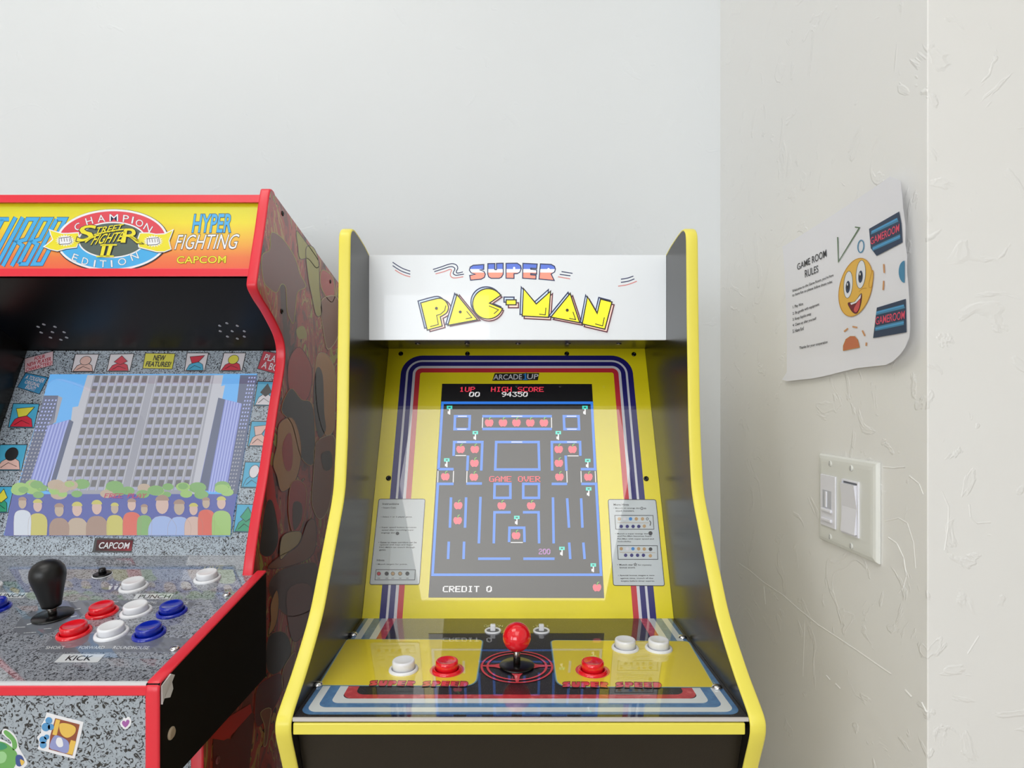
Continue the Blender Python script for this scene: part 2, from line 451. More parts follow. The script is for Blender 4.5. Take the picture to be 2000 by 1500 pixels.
for s in (-1, 1):
    xo = PX + s * PW / 2; xi = xo - s * PT
    b = MB(); b.prism_x(outl, min(xo, xi), max(xo, xi), black_lam); b.m[1 if s > 0 else 0] = b.mi(side_bounce if s > 0 else side_bounce_dim); sp = b.build('side_panel', pac)
    t = MB(); T_trim(t, trim_line, (xo + xi) / 2, PT, yellow_trim); t.build('edge_trim', sp)['label'] = 'yellow edge trim'
IX0, IX1 = PX - PW / 2 + PT + .0002, PX + PW / 2 - PT - .0002
Z = lambda z: z + CAMZ
b = MB(); b.box((IX0, .9046, Z(.2195)), (IX1, 1.165, Z(.2268)), black_lam); b.build('top_panel', pac)
b = MB(); b.box((IX0, 1.153, Z(-1.305)), (IX1, 1.165, Z(.2195)), black_matte); b.build('back_panel', pac)
b = MB(); b.box((IX0, .905, Z(.0985)), (IX1, 1.06, Z(.1045)), black_lam)
u = b.build('marquee_underside', pac)
for px in (815, 912, 1012, 1110, 1210):
    s_ = MB(); x = (px - 1000) * .95 / F
    s_.lathe([(.0045, 0), (.004, .0012), (.001, .0016)], (x, .955, Z(.0985)), (0, 0, -1), steel, 14); s_.build('screw', u)

# --- lit marquee
mq_white = mat('marquee_white', (232, 236, 240), 0.25, coat=0.4, emit=(236, 240, 244), es=0.22)
mk = dict(rough=0.3, coat=0.4)
def lit(name, c, e=0.4): return mat(name, c, emit=c, es=e, **mk)
mq_yel, mq_navy, mq_lb, mq_pk, mq_mar = lit('marquee_yellow', (250, 240, 50), .5), lit('marquee_navy', (48, 56, 92), .25), lit('marquee_pale_blue', (196, 212, 236), .5), lit('marquee_pink', (246, 206, 192), .5), lit('marquee_maroon', (98, 52, 66), .25)
mq_blue, mq_sal = lit('marquee_blue', (92, 118, 208)), lit('marquee_salmon', (242, 150, 130)); mq_dk = lit('marquee_dark', (56, 52, 40), .2); mq_w2 = lit('marquee_letter_white', (246, 246, 246), .5)
mq_red = lit('marquee_red_line', (204, 130, 124), .3)
b = MB(); b.box((IX0, .8962, Z(.0985)), (IX1, .9045, Z(.2275)), mq_white)
A = Art(plane_fn((0, .8962, 1), (0, -1, 0)), b)
c4, c5b = crop(750, 490, 7.692), crop(990, 490, 7.407)
def shadowed(poly, cf, lu, rd, w_=19.0):
    k = 7.55
    a = cf(*[(x + lu[0], y + lu[1]) for x, y in poly]); A.outlined(a, mq_lb, mq_navy, w_ / k, shadowed.lv)
    a = cf(*[(x + rd[0], y + rd[1]) for x, y in poly]); A.outlined(a, mq_pk, mq_mar, w_ / k, shadowed.lv + 2)
    a = cf(*poly); A.outlined(a, mq_yel, mq_dk, w_ / k, shadowed.lv + 4)
P_ = [(550, 782)] + catmull([(690, 742), (830, 712), (905, 738), (952, 795), (968, 858), (945, 925), (890, 968), (845, 990)], 4) + [(875, 1130), (650, 1190)]
shadowed.lv = 1; shadowed(P_, c4, (-38, -28), (42, 22))
shadowed.lv = 7; shadowed([(1095, 655), (1405, 1035), (960, 1118)], c4, (-32, -14), (38, 10))
arc = [(1562 + 230 * math.cos(math.radians(a)), 795 + 228 * math.sin(math.radians(a))) for a in range(18, 326, 8)] + [(1757, 665)]
shadowed.lv = 13; shadowed(arc + [(1585, 785)], c4, (-26, -26), (14, 30))
shadowed.lv = 1; shadowed([(1835, 735), (1985, 735), (1985, 810), (1835, 810)], c4, (-32, -40), (35, 45))
shadowed.lv = 1; shadowed([(240, 545), (425, 768), (632, 583), (605, 962), (222, 942)], c5b, (-32, -22), (28, 36))
shadowed.lv = 7; shadowed([(915, 615), (1055, 1040), (636, 958)], c5b, (-30, -14), (36, 34))
shadowed.lv = 13; shadowed([(1165, 662), (1306, 905), (1355, 697), (1520, 740), (1418, 1133), (1090, 1056)], c5b, (-26, -22), (30, 40))
for cf, L in ((c4, [[(690, 1138), (815, 1105), (790, 968), (850, 950), (910, 895), (930, 818)], [(1225, 1020), (1320, 1002), (1240, 905)], [(1575, 825), (1720, 885), (1650, 945)]]),
              (c5b, [[(465, 915), (555, 925), (565, 820)], [(900, 975), (995, 995), (955, 880)], [(1275, 1055), (1385, 1085), (1410, 960)]])):
    for l in L: A.stroke(cf(*l), 1.7, mq_dk, 20)
for cf, p in ((c4, (787, 863)), (c4, (1145, 917)), (c5b, (873, 858))):
    q = cf(p)[0]; A.poly(ell(q[0], q[1], 3.0, 3.0, 16), mq_dk, 20)
S_ = [(1500, 205), (1498, 278), (1435, 286), (1500, 308), (1522, 350), (1508, 398), (1460, 425), (1300, 440), (1288, 368), (1372, 352), (1310, 330), (1283, 290), (1295, 243), (1340, 216)]
U_ = [(1560, 192), (1665, 190), (1665, 282), (1690, 282), (1690, 188), (1790, 185), (1790, 350), (1765, 395), (1730, 412), (1610, 412), (1572, 390), (1558, 345)]
PP_ = [(-12, 180), (150, 178), (198, 212), (208, 255), (186, 308), (150, 328), (103, 330), (103, 398), (-12, 395)]
E_ = [(232, 180), (438, 190), (432, 256), (345, 250), (345, 266), (430, 275), (430, 336), (345, 328), (345, 346), (422, 352), (420, 408), (228, 395)]
R_ = [(485, 188), (640, 196), (688, 222), (702, 262), (690, 304), (640, 335), (685, 428), (465, 407)]
for poly, cf in ((S_, c4), (U_, c4), (PP_, c5b), (E_, c5b), (R_, c5b)):
    q = cf(*poly)
    for lo, hi, m in ((480, 525.6, mq_blue), (525.6, 532.2, mq_w2), (532.2, 560, mq_sal)):
        c_ = clip_y(q, lo, hi)
        if len(c_) > 2: A.poly(c_, m, 1)
    A.stroke(q, 2.0, mq_navy, 2, True)
for q, in (((60, 252),), ):
    pass
for cf, p in ((c5b, (105, 248)), (c5b, (602, 264))):
    q = cf(p)[0]; A.poly(ell(q[0], q[1], 2.2, 2.2, 12), mq_w2, 2)
for cf, m, L in ((c4, mq_navy, [(130, 170), (200, 218), (290, 268), (395, 305)]), (c4, mq_navy, [(130, 220), (200, 268), (280, 312), (395, 350)]), (c4, mq_red, [(165, 285), (225, 325), (300, 362), (395, 390)]),
                 (c4, mq_navy, [(735, 280), (860, 240), (960, 205), (1030, 192), (1090, 215), (1108, 262), (1088, 305), (1092, 330), (1120, 332), (1185, 317)]),
                 (c4, mq_navy, [(755, 312), (880, 272), (980, 240), (1035, 240), (1065, 268), (1050, 305), (1040, 340), (1075, 365), (1120, 362), (1200, 350)]),
                 (c4, mq_red, [(775, 345), (900, 312), (985, 280), (1015, 290), (1000, 330), (998, 370), (1030, 402), (1090, 405), (1190, 388)]),
                 (c5b, mq_navy, [(790, 300), (950, 325)]), (c5b, mq_navy, [(765, 340), (920, 360)]), (c5b, mq_red, [(740, 375), (915, 405)]),
                 (c5b, mq_navy, [(1650, 410), (1740, 395), (1830, 365)]), (c5b, mq_navy, [(1650, 455), (1750, 440), (1845, 405)]), (c5b, mq_red, [(1610, 510), (1740, 490), (1880, 440)])):
    A.stroke(catmull(cf(*L), 4), 1.9, m, 1)
mq = b.build('marquee', pac); mq['label'] = 'white lit sign with yellow lettering'

# --- bezel and screen
BZ0, BZ1 = (1.042, .1033), (.854, -.311)
bzn = Vector((0, -(BZ0[1] - BZ1[1]), (BZ0[0] - BZ1[0])))
bfn = plane_fn((0, BZ0[0], Z(BZ0[1])), bzn)
b = MB()
nrm = bfn.n
def bz(x, v, d=0.0):      # v: 0 at the bottom edge, 1 at the top edge
    return Vector((x, BZ1[0] + (BZ0[0] - BZ1[0]) * v, Z(BZ1[1] + (BZ0[1] - BZ1[1]) * v))) + nrm * d
vs = [bz(IX0, -.03), bz(IX1, -.03), bz(IX1, 1.002), bz(IX0, 1.002)]; vs += [v - nrm * .006 for v in vs]
b.add(vs, [(0, 1, 2, 3), (7, 6, 5, 4), (0, 4, 5, 1), (1, 5, 6, 2), (2, 6, 7, 3), (3, 7, 4, 0)], bz_yellow)
A = Art(bfn, b)
BH = math.hypot(BZ0[0] - BZ1[0], BZ0[1] - BZ1[1])
def band(o0, o1, m, lv=1):
    def path(o):
        xa, xb, vt = PX - .2010 + o, PX + .2010 - o, (bfn_top - o); r = max(.004, .036 - o)
        pts = [(xa, -.01)] + [(xa + r - r * math.cos(math.radians(t)), vt - r + r * math.sin(math.radians(t))) for t in range(0, 91, 9)]
        pts += [(xb - r + r * math.sin(math.radians(t)), vt - r + r * math.cos(math.radians(t))) for t in range(0, 91, 9)] + [(xb, -.01)]
        return pts
    a, c = path(o0), path(o1)
    for i in range(len(a) - 1):
        b.add([bz(x, h / BH, lv * LV) for x, h in (a[i], c[i], c[i + 1], a[i + 1])], [(0, 1, 2, 3)], m)
_q = bfn(1012, 694.5); bfn_top = math.hypot(_q.y - BZ1[0], _q.z - Z(BZ1[1]))
for o0, o1, m in ((0, .0092, bz_navy), (.0092, .0128, bz_white), (.0128, .0207, bz_navy), (.0207, .0252, bz_white), (.0252, .0335, bz_red)): band(o0, o1, m)
ca = crop(740, 660, 3.704)
A.poly(ca((838, 256), (1160, 254), (1150, 306), (820, 310)), bz_black, 1)
A.text('ARCADE', ca((832, 266), (1035, 262), (1035, 300), (828, 302)), bz_white, 2, .012, bz_black, .02)
A.text('UP', ca((1075, 262), (1155, 262), (1150, 296), (1072, 298)), bz_white, 2, .012, bz_black, .02)
A.poly(ca((1040, 264), (1062, 252), (1070, 252), (1070, 294), (1080, 294), (1080, 308), (1038, 308), (1038, 294), (1050, 294), (1050, 272), (1040, 274)), bz_black, 3); A.poly(ca((1044, 266), (1062, 256), (1066, 256), (1066, 297), (1076, 297), (1076, 304), (1042, 304), (1042, 297), (1054, 297), (1054, 266), (1044, 270)), bz_blue, 4)
bezel = b.build('bezel', pac)
for px, py in ((783, 691), (913, 691), (1107, 691), (1238, 692), (759, 934), (1262, 935)):
    s_ = MB(); s_.lathe([(.0042, 0), (.0042, .0006), (.0034, .0016), (.0016, .0018), (.0012, .0010)], bfn(px, py), nrm, black_plastic, 18); s_.build('screw', bezel)

def scr(name, e, es=1.0): return mat(name, (6, 6, 8), 0.4, coat=1.0, crough=.015, emit=e, es=es, spec=0.2)
s_bk, s_bl, s_wh, s_rd, s_tl, s_pk, s_gn, s_pu = scr('screen_black', (8, 8, 12)), scr('screen_blue', (50, 128, 232)), scr('screen_white', (238, 236, 236)), scr('screen_red', (240, 62, 84)), scr('screen_teal', (56, 226, 206)), scr('screen_pink', (236, 88, 108)), scr('screen_green', (120, 190, 60)), scr('screen_purple', (190, 120, 200))
b = MB()
sq = [(863.5, 749.5), (1156, 750), (1180, 1168), (836.8, 1167)]
b.add([bfn(x, y, 5) for x, y in sq], [(0, 1, 2, 3)][:1], s_bk); b.f[-1].reverse()
A = Art(bfn, b); cs = crop(680, 660, 2.778)
A.pix('1UP', cs((605, 266), (688, 266), (686, 292), (603, 292)), s_rd, 6)
A.pix('00', cs((658, 293), (714, 293), (712, 319), (655, 319)), s_wh, 6)
A.pix('HIGH SCORE', cs((776, 266), (1060, 266), (1060, 292), (774, 292)), s_rd, 6)
A.pix('94350', cs((834, 293), (974, 293), (972, 319), (832, 319)), s_wh, 6)
A.pix('GAME OVER', cs((766, 750), (1040, 750), (1042, 781), (764, 781)), s_rd, 9)
A.pix('CREDIT 0', cs((515, 1346), (778, 1346), (778, 1379), (512, 1379)), s_wh, 6)
A.pix('200', cs((1034, 1144), (1096, 1144), (1096, 1174), (1034, 1174)), s_pu, 6)
def wall(*pts, closed=False): A.stroke(cs(*pts), 5.0, s_bl, 7, closed)
def gate(*pts): A.stroke(cs(*pts), 1.7, s_wh, 8)
wall((490, 712), (512, 352), (1322, 352), (1340, 712), (1262, 712)); wall((490, 712), (572, 712))
wall((572, 792), (487, 792), (458, 1285), (1372, 1285), (1345, 792), (1265, 792))
wall((580, 425), (660, 425), (657, 495), (577, 495), closed=True); gate((596, 425), (644, 425)); gate((592, 495), (642, 495))
wall((728, 425), (1105, 425)); wall((728, 494), (1105, 494)); gate((730, 432), (728, 488)); gate((1103, 432), (1104, 488)); gate((885, 425), (945, 425))
wall((1170, 425), (1250, 425), (1253, 495), (1173, 495), closed=True); gate((1186, 425), (1238, 425)); gate((1188, 495), (1240, 495))
wall((803, 565), (1033, 565), (1037, 714), (798, 714), closed=True); gate((885, 565), (945, 565))
wall((572, 640), (575, 565), (728, 565), (722, 720)); gate((592, 565), (640, 565)); gate((582, 638), (640, 638)); wall((650, 638), (646, 720)); gate((645, 722), (643, 785)); wall((641, 790), (726, 790))
wall((1107, 720), (1105, 565), (1258, 565), (1260, 640)); gate((1188, 565), (1240, 565)); gate((1190, 640), (1250, 640)); wall((1180, 638), (1184, 720)); gate((1186, 722), (1188, 785)); wall((1188, 792), (1104, 792))
gate((572, 722), (570, 784)); gate((488, 722), (486, 784)); gate((1263, 722), (1265, 784)); gate((1340, 722), (1343, 784))
wall((795, 792), (880, 792), (880, 868), (793, 868), closed=True); wall((950, 792), (1035, 792), (1035, 868), (950, 868), closed=True)
for s0, s1 in (((558, 865), (552, 1030)), ((640, 865), (634, 1030)), ((546, 1105), (542, 1200)), ((629, 1105), (626, 1200)), ((718, 862), (709, 1115)), ((1111, 865), (1115, 1115)), ((1188, 870), (1198, 1030)), ((1264, 870), (1271, 1030)), ((1199, 1110), (1205, 1200)), ((1276, 1110), (1283, 1200)), ((705, 1198), (880, 1198)), ((950, 1198), (1120, 1198))):
    wall(s0, s1)
wall((882, 946), (794, 946), (790, 1115)); wall((948, 946), (1033, 946), (1036, 1115))
wall((873, 1108), (875, 1030), (955, 1030), (957, 1108)); gate((882, 1110), (948, 1110))
apple = [(0, -.55), (.35, -.8), (.8, -.7), (1, -.15), (.85, .5), (.45, .95), (.12, .85), (-.12, .85), (-.45, .95), (-.85, .5), (-1, -.15), (-.8, -.7), (-.35, -.8)]
for x, y in ((765, 460), (840, 460), (913, 460), (988, 460), (1062, 460), (610, 604), (687, 604), (685, 679), (682, 754), (527, 752), (1142, 604), (1217, 604), (1143, 679), (1146, 754), (1303, 754), (597, 909), (594, 990), (833, 910), (993, 910), (911, 1072), (1350, 1354)):
    A.poly(cs(*[(x + 24 * a, y + 23 * c) for a, c in apple]), s_pk, 7)
    A.stroke(cs((x, y - 12), (x + 3, y - 26), (x + 12, y - 30)), 1.5, s_gn, 8)
for x, y in ((550, 390), (1285, 390), (690, 527), (1140, 527), (535, 675), (1300, 678), (1305, 832), (915, 987), (1160, 1155), (1330, 1245)):
    A.poly(cs((x - 15, y - 22), (x + 15, y - 22), (x + 15, y - 4), (x - 15, y - 4)), s_tl, 7); A.poly(cs((x - 6, y - 16), (x + 6, y - 16), (x + 6, y - 10), (x - 6, y - 10)), s_bk, 8)
    A.poly(cs((x - 3, y - 4), (x + 4, y - 4), (x + 4, y + 26), (x - 3, y + 26)), s_wh, 7); A.poly(cs((x - 10, y + 8), (x - 3, y + 8), (x - 3, y + 22), (x - 10, y + 22)), s_wh, 7)
b.build('screen', pac)['label'] = 'screen showing a blue maze with red fruit and GAME OVER'

# --- the two instruction cards stuck on the bezel
def card(q, label):
    b = MB(); A = Art(bfn, b)
    def rq(q, k):
        o = []
        for i in range(4):
            p, a, c = Vector(q[i]), Vector(q[i - 1]), Vector(q[(i + 1) % 4])
            d0, d1 = (a - p).normalized() * k, (c - p).normalized() * k
            for t in (0, .33, .67, 1): o.append(tuple((p + d0) * (1 - t) ** 2 + p * 2 * t * (1 - t) + (p + d1) * t * t))
        return o
    r = rq(q, 4.0); A.outlined(r, bz_card, bz_ink, 1.3, 4)
    return b, A
b, A = card([(739.9, 974.7), (830.3, 974.7), (819, 1141.6), (722, 1141.6)], '')
ci = crop(700, 960, 5.77); I = bz_ink
for txt, x0, x1, y, h in (('Instructions', 272, 455, 150, 22), ('\u2022 Insert Coin.', 262, 425, 191, 17), ('\u2022 Select 1 or 2 player game.', 252, 605, 296, 18), ('\u2022 Super speed button increases', 240, 652, 414, 18),
                          ('speed after munching super', 262, 625, 445, 18), ('engergy dot', 256, 410, 476, 18), ('\u2022 Gates to maze corridors can be', 224, 655, 582, 18), ('opened with keys and Super', 240, 615, 611, 18),
                          ('PAC-MAN can munch through', 236, 635, 640, 18), ('gates.', 234, 310, 670, 18), ('Hints', 208, 292, 785, 22), ('\u2022 Munch targets for points.', 196, 552, 830, 18)):
    A.line(txt, ci((x0, y))[0], ci((x1, y))[0], h / 5.77, I, 7, .012, .1)
A.poly(ell(*ci((440, 472))[0], 3.4, 3.2, 16), I, 7)
A.stroke(ci((200, 880), (642, 882), (634, 996), (186, 996)), 1.0, I, 7, True)
for x, m in ((230, bz_red), (318, bz_ink), (388, bz_tan), (470, bz_tan), (552, bz_ink)):
    A.outlined(ell(*ci((x, 925))[0], 3.6, 3.6, 12), m, I, .8, 7); A.line('100', ci((x - 14, 984))[0], ci((x + 14, 984))[0], 2.2, I, 7)
b.build('instruction_card', bezel)['label'] = 'pale card headed Instructions'
b, A = card([(1187.7, 975.5), (1281, 976), (1298, 1144), (1198, 1143.4)], '')
cj = crop(1170, 960, 5.77)
for txt, x0, x1, y, h in (('More Hints', 165, 335, 158, 22), ('\u2022 Munch an energy dot', 162, 462, 198, 18), ('to', 505, 532, 198, 17), ('attack monsters.', 188, 398, 226, 18), ('\u2022 Munch a super energy dot', 182, 552, 486, 18), ('and Pac-Man becomes Super', 208, 598, 513, 18),
                          ('Pac-Man with super speed and', 210, 618, 544, 18), ('invincibility.', 212, 368, 574, 18), ('\u2022 Munch star', 206, 384, 834, 18), ('for mystery', 440, 592, 838, 18), ('bonus score.', 234, 410, 865, 18), ('\u2022 Special bonus stages a race', 214, 624, 956, 18),
                          ('against time, munch all the', 242, 610, 988, 18), ('targets before timer expires.', 246, 628, 1019, 18)):
    A.line(txt, cj((x0, y))[0], cj((x1, y))[0], h / 5.77, I, 7, .012, -.1)
A.stroke(ell(*cj((482, 190))[0], 2.2, 2.4, 14), 1.0, I, 7, True); A.outlined(ell(*cj((579, 470))[0], 3.6, 3.6, 16), I, bz_ink, .8, 7)
A.stroke(cj((408, 803), (412, 816), (426, 817), (415, 824), (420, 837), (408, 829), (397, 837), (401, 824), (390, 817), (404, 816)), .8, I, 7, True)
for bx in ([(178, 268), (608, 270), (618, 424), (188, 424)], [(206, 608), (656, 610), (662, 764), (216, 764)]):
    A.stroke(cj(*bx), 1.1, I, 7, True)
A.stroke(cj((205, 350), (560, 352)), .6, bz_tan, 7); A.stroke(cj((235, 686), (635, 688)), .6, bz_tan, 7)
for x, y, m in ((228, 308, bz_tan), (290, 310, bz_white), (355, 308, bz_blue), (420, 308, bz_tan), (490, 308, bz_tan), (250, 393, bz_navy), (318, 393, bz_navy), (384, 393, bz_navy), (448, 393, bz_navy), (510, 390, bz_tan),
                (250, 645, bz_tan), (318, 646, bz_white), (382, 645, bz_blue), (446, 645, bz_tan), (510, 648, bz_tan), (300, 718, bz_navy), (368, 718, bz_navy), (434, 718, bz_navy), (500, 718, bz_navy), (578, 724, bz_tan)):
    A.poly([(p[0], p[1]) for p in ell(*cj((x, y))[0], 3.4, 3.4, 10)], m, 7)       # plain dots where the little figures are printed
A.stroke(ell(*cj((544, 308))[0], 2.2, 2.2, 12), .9, I, 7, True); A.stroke(catmull(cj((568, 328), (582, 350), (574, 385)), 5), 1.6, I, 7); A.poly(ell(*cj((580, 650))[0], 3.6, 3.6, 14), I, 7)
b.build('instruction_card', bezel)['label'] = 'pale card headed More Hints'

# --- control panel
CPF, CPR = .5845, .8585
ZP = -.3105
pfn = plane_fn((0, .7, Z(ZP)), (0, 0, 1))
b = MB(); b.box((IX0, CPF, Z(ZP - .004)), (IX1, CPR, Z(ZP)), cp_black)
A = Art(pfn, b)
def cpband(h0, h1, y0, y1, m, r0, r1):
    """U shaped stripe: sides at half widths h0 > h1, front legs at y0 < y1"""
    def path(h, yf, r):
        L = [(PX - h, CPR - .001)] + [(PX - h + r - r * math.cos(math.radians(t)), yf + r - r * math.sin(math.radians(t))) for t in range(0, 91, 10)]
        return L + [(2 * PX - x, y) for x, y in L[::-1]]
    a, c = path(h0, y0, r0), path(h1, y1, r1)
    for i in range(len(a) - 1):
        b.add([(x, y, Z(ZP) + LV) for x, y in (a[i], a[i + 1], c[i + 1], c[i])], [(0, 1, 2, 3)], m)
cpband(.2222, .2170, .5895, .5945, cp_blue, .013, .011); cpband(.2170, .2085, .5945, .6035, cp_white, .011, .010); cpband(.2085, .1975, .6035, .6120, cp_blue, .010, .009)
cpband(.1975, .1885, .6120, .6215, cp_white, .009, .009); cpband(.1885, .1765, .6215, .6300, cp_red, .012, .010)
def rpoly(pts, rad):
    o = []
    for i in range(len(pts)):
        p, a, c = Vector(pts[i]), Vector(pts[i - 1]), Vector(pts[(i + 1) % len(pts)]); r = rad[i]
        d0, d1 = (a - p).normalized() * r, (c - p).normalized() * r
        n = 8 if r > .001 else 1
        for k in range(n): 
            t = k / max(1, n - 1); o.append(tuple((p + d0) * (1 - t) ** 2 + p * 2 * t * (1 - t) + (p + d1) * t * t))
    return o
def on_cp(pts): return [(lambda q: (q.x, q.y))(pfn(x, y, 0)) for x, y in pts]
def flat(pts, m, lv):
    b.add([(x, y, Z(ZP) + lv * LV) for x, y in pts], [list(range(len(pts)))], m)
def inset(poly, d):
    c = sum((Vector(p) for p in poly), Vector((0, 0))) / len(poly); 
    o = []
    n = len(poly)
    for i in range(n):
        a, p, c_ = Vector(poly[i - 1]), Vector(poly[i]), Vector(poly[(i + 1) % n])
        t = ((p - a).normalized() if (p - a).length > 1e-7 else Vector((0, 0))) + ((c_ - p).normalized() if (c_ - p).length > 1e-7 else Vector((0, 0)))
        if t.length < 1e-6: o.append(tuple(p)); continue
        t.normalize(); nn = Vector((-t.y, t.x))
        if nn.dot(c - p) < 0: nn = -nn
        o.append(tuple(p + nn * d))
    return o
yl = rpoly(on_cp([(676, 1248), (945, 1249), (931, 1342), (620, 1340)]), [.008, .010, .020, .003])
yr = rpoly(on_cp([(1074, 1250), (1346, 1252), (1400, 1344), (1086, 1343)]), [.010, .008, .003, .020])
for q in (yl, yr):
    flat(q, cp_line, 2); flat(inset(q, .0013), cp_pale, 3); flat(inset(q, .0022), cp_yellow, 4)
J = on_cp([(1009.5, 1301.5)])[0]
def ringp(r0, r1, m, lv):
    for k in range(64):
        a, c = 2 * math.pi * k / 64, 2 * math.pi * (k + 1) / 64
        b.add([(J[0] + r * math.cos(t), J[1] + r * math.sin(t), Z(ZP) + lv * LV) for r, t in ((r0, a), (r1, a), (r1, c), (r0, c))], [(0, 1, 2, 3)], m)
ringp(.0405, .0430, cp_ring, 5); ringp(.0335, .0362, cp_ring, 5)
for k in range(4):
    a = math.pi / 2 * k; ca_, sa_ = math.cos(a), math.sin(a)
    R2 = lambda u, v: (J[0] + u * ca_ - v * sa_, J[1] + u * sa_ + v * ca_)
    flat([R2(.018, -.0075), R2(.026, -.0035), R2(.0425, -.0012), R2(.0425, .0012), R2(.026, .0035), R2(.018, .0075)], cp_ring, 6)
cc = crop(690, 1195, 6.667); cr = crop(1060, 1195, 6.668)
BLK = {}
for ch, poly in (('S', S_), ('U', U_), ('P', PP_), ('E', E_), ('R', R_), ('D', [(0, 0), (66, 2), (90, 18), (100, 50), (90, 82), (66, 98), (0, 100)])):
    x0, x1, y0, y1 = min(p[0] for p in poly), max(p[0] for p in poly), min(p[1] for p in poly), max(p[1] for p in poly)
    BLK[ch] = [((x - x0) / (x1 - x0), (y - y0) / (y1 - y0)) for x, y in poly]
def block(txt, q):
    f = A.quad(q); n = len(txt)
    for k, ch in enumerate(txt):
        A.outlined([f((k + .04 + .90 * u) / n, v) for u, v in BLK[ch]], cp_ring, cp_brown, .9, 5)
block('SUPER', cc((218, 890), (822, 895), (800, 968), (195, 962))); block('SPEED', cc((908, 898), (1512, 902), (1500, 972), (885, 970)))
block('SUPER', cr((255, 906), (858, 912), (866, 986), (246, 980))); block('SPEED', cr((945, 912), (1548, 914), (1566, 988), (940, 984)))
A.text('OPTION', [(945.5, 1220.5), (982.5, 1220.5), (981.5, 1225), (944.5, 1225)], cp_pale, 3, .006); A.text('- VOL +', [(1041, 1220.5), (1071, 1220.5), (1072, 1225), (1041, 1225)], cp_pale, 3, .006)
# red halos printed round the red buttons
for px, py in ((873, 1309), (1157.5, 1310.5)):
    q = on_cp([(px, py)])[0]; flat([(q[0] + .0200 * math.cos(t), q[1] + .0200 * math.sin(t)) for t in [2 * math.pi * k / 40 for k in range(40)]], cp_ring, 5)
cpanel = b.build('control_panel', pac)
for px, py, m, nm in ((788.2, 1308, wht_plastic, 'white button'), (873, 1309, red_plastic, 'red button'), (1157.5, 1310.5, red_plastic, 'red button'), (1221, 1266, wht_plastic, 'white button'), (1286.5, 1266.5, wht_plastic, 'white button')):
    q = pfn(px, py + 1); rocker_button(pac, q, (0, 0, 1), .0172, m, 'button', .0125, label=nm)
for px, py in ((962.7, 1232.5), (1057.5, 1232.5)):
    q = pfn(px, py); b = MB()
    vs, N = [], 28
    for (sx, h) in ((1.0, 0), (1.0, .0012), (.93, .0020), (.80, .0016), (.74, .0006)):
        for k in range(N):
            t = 2 * math.pi * k / N; b_ = .0115 * sx * math.copysign(abs(math.cos(t)) ** .8, math.cos(t)); d_ = .0105 * sx * math.sin(t)
            vs.append((q.x + b_, q.y + d_, q.z + h))
    fs = [(i * N + k, i * N + (k + 1) % N, (i + 1) * N + (k + 1) % N, (i + 1) * N + k) for i in range(4) for k in range(N)]
    b.add(vs, fs, wht_plastic, True); b.add(vs[4 * N:], [list(range(N))], mat('grey_recess', (120, 122, 128), .5))
    t = b.build('toggle_switch', pac)
    l = MB(); l.box((q.x - .0036, q.y - .003, q.z + .0004), (q.x + .0036, q.y + .003, q.z + .0095), wht_plastic); l.build('lever', t, .0012)
b = MB(); jc = Vector((J[0], J[1], Z(ZP)))
b.lathe([(.0208, 0), (.0208, .0012), (.0200, .0018), (.006, .0020)], jc + Vector((0, 0, .0008)), (0, 0, 1), black_plastic, 48)
joy = b.build('joystick', pac)
b = MB(); b.lathe([(.0042, .0005), (.0042, .025)], jc + Vector((0, 0, .001)), (0, 0, 1), steel, 24); b.build('shaft', joy)
b = MB(); R = .0168; b.lathe([(R * math.sin(math.radians(t)) + 1e-5, R - R * math.cos(math.radians(t))) for t in range(4, 181, 8)], jc + Vector((0, -.001, .0185)), (0, 0, 1), red_plastic, 40); b.build('ball_top', joy)['label'] = 'round red joystick ball'
for px, py in ((620.5, 1338.5), (690, 1240.5), (1400.5, 1344), (1333, 1246)):
    q = pfn(px, py); b = MB(); b.lathe([(.0058, 0), (.0056, .0012), (.0044, .0028), (.0020, .0036), (.0002, .0037)], q + Vector((0, 0, .0003)), (0, 0, 1), chrome, 24); b.build('bolt', cpanel)
acr = mat('acrylic_edge', (214, 208, 204), .15)
b = MB(); b.box((IX0 + .0005, CPF - .0024, Z(ZP - .0030)), (IX1 - .0005, CPF - .0002, Z(ZP + .0003)), acr); b.build('acrylic_edge', cpanel)
b = MB(); b.box((IX0 + .001, CPF - .003, Z(-.3265)), (IX1 - .004, CPF + .012, Z(-.3150)), yellow_trim); b.build('front_rail', pac, .0012)['label'] = 'yellow front rail'
b = MB(); b.box((IX0, CPF + .0125, Z(-.3262)), (IX1, CPR, Z(-.3150)), black_matte); b.build('panel_support', pac)
b = MB(); y0, y1 = CPF + .012, .70
b.prism_x([(y0, Z(-.3266)), (.62, Z(-.40)), (.70, Z(-.60)), (.70, Z(-1.305)), (.715, Z(-1.305)), (.715, Z(-.60)), (.635, Z(-.40)), (y0 + .015, Z(-.3266))], IX0, IX1, black_matte); b.build('front_panel', pac)

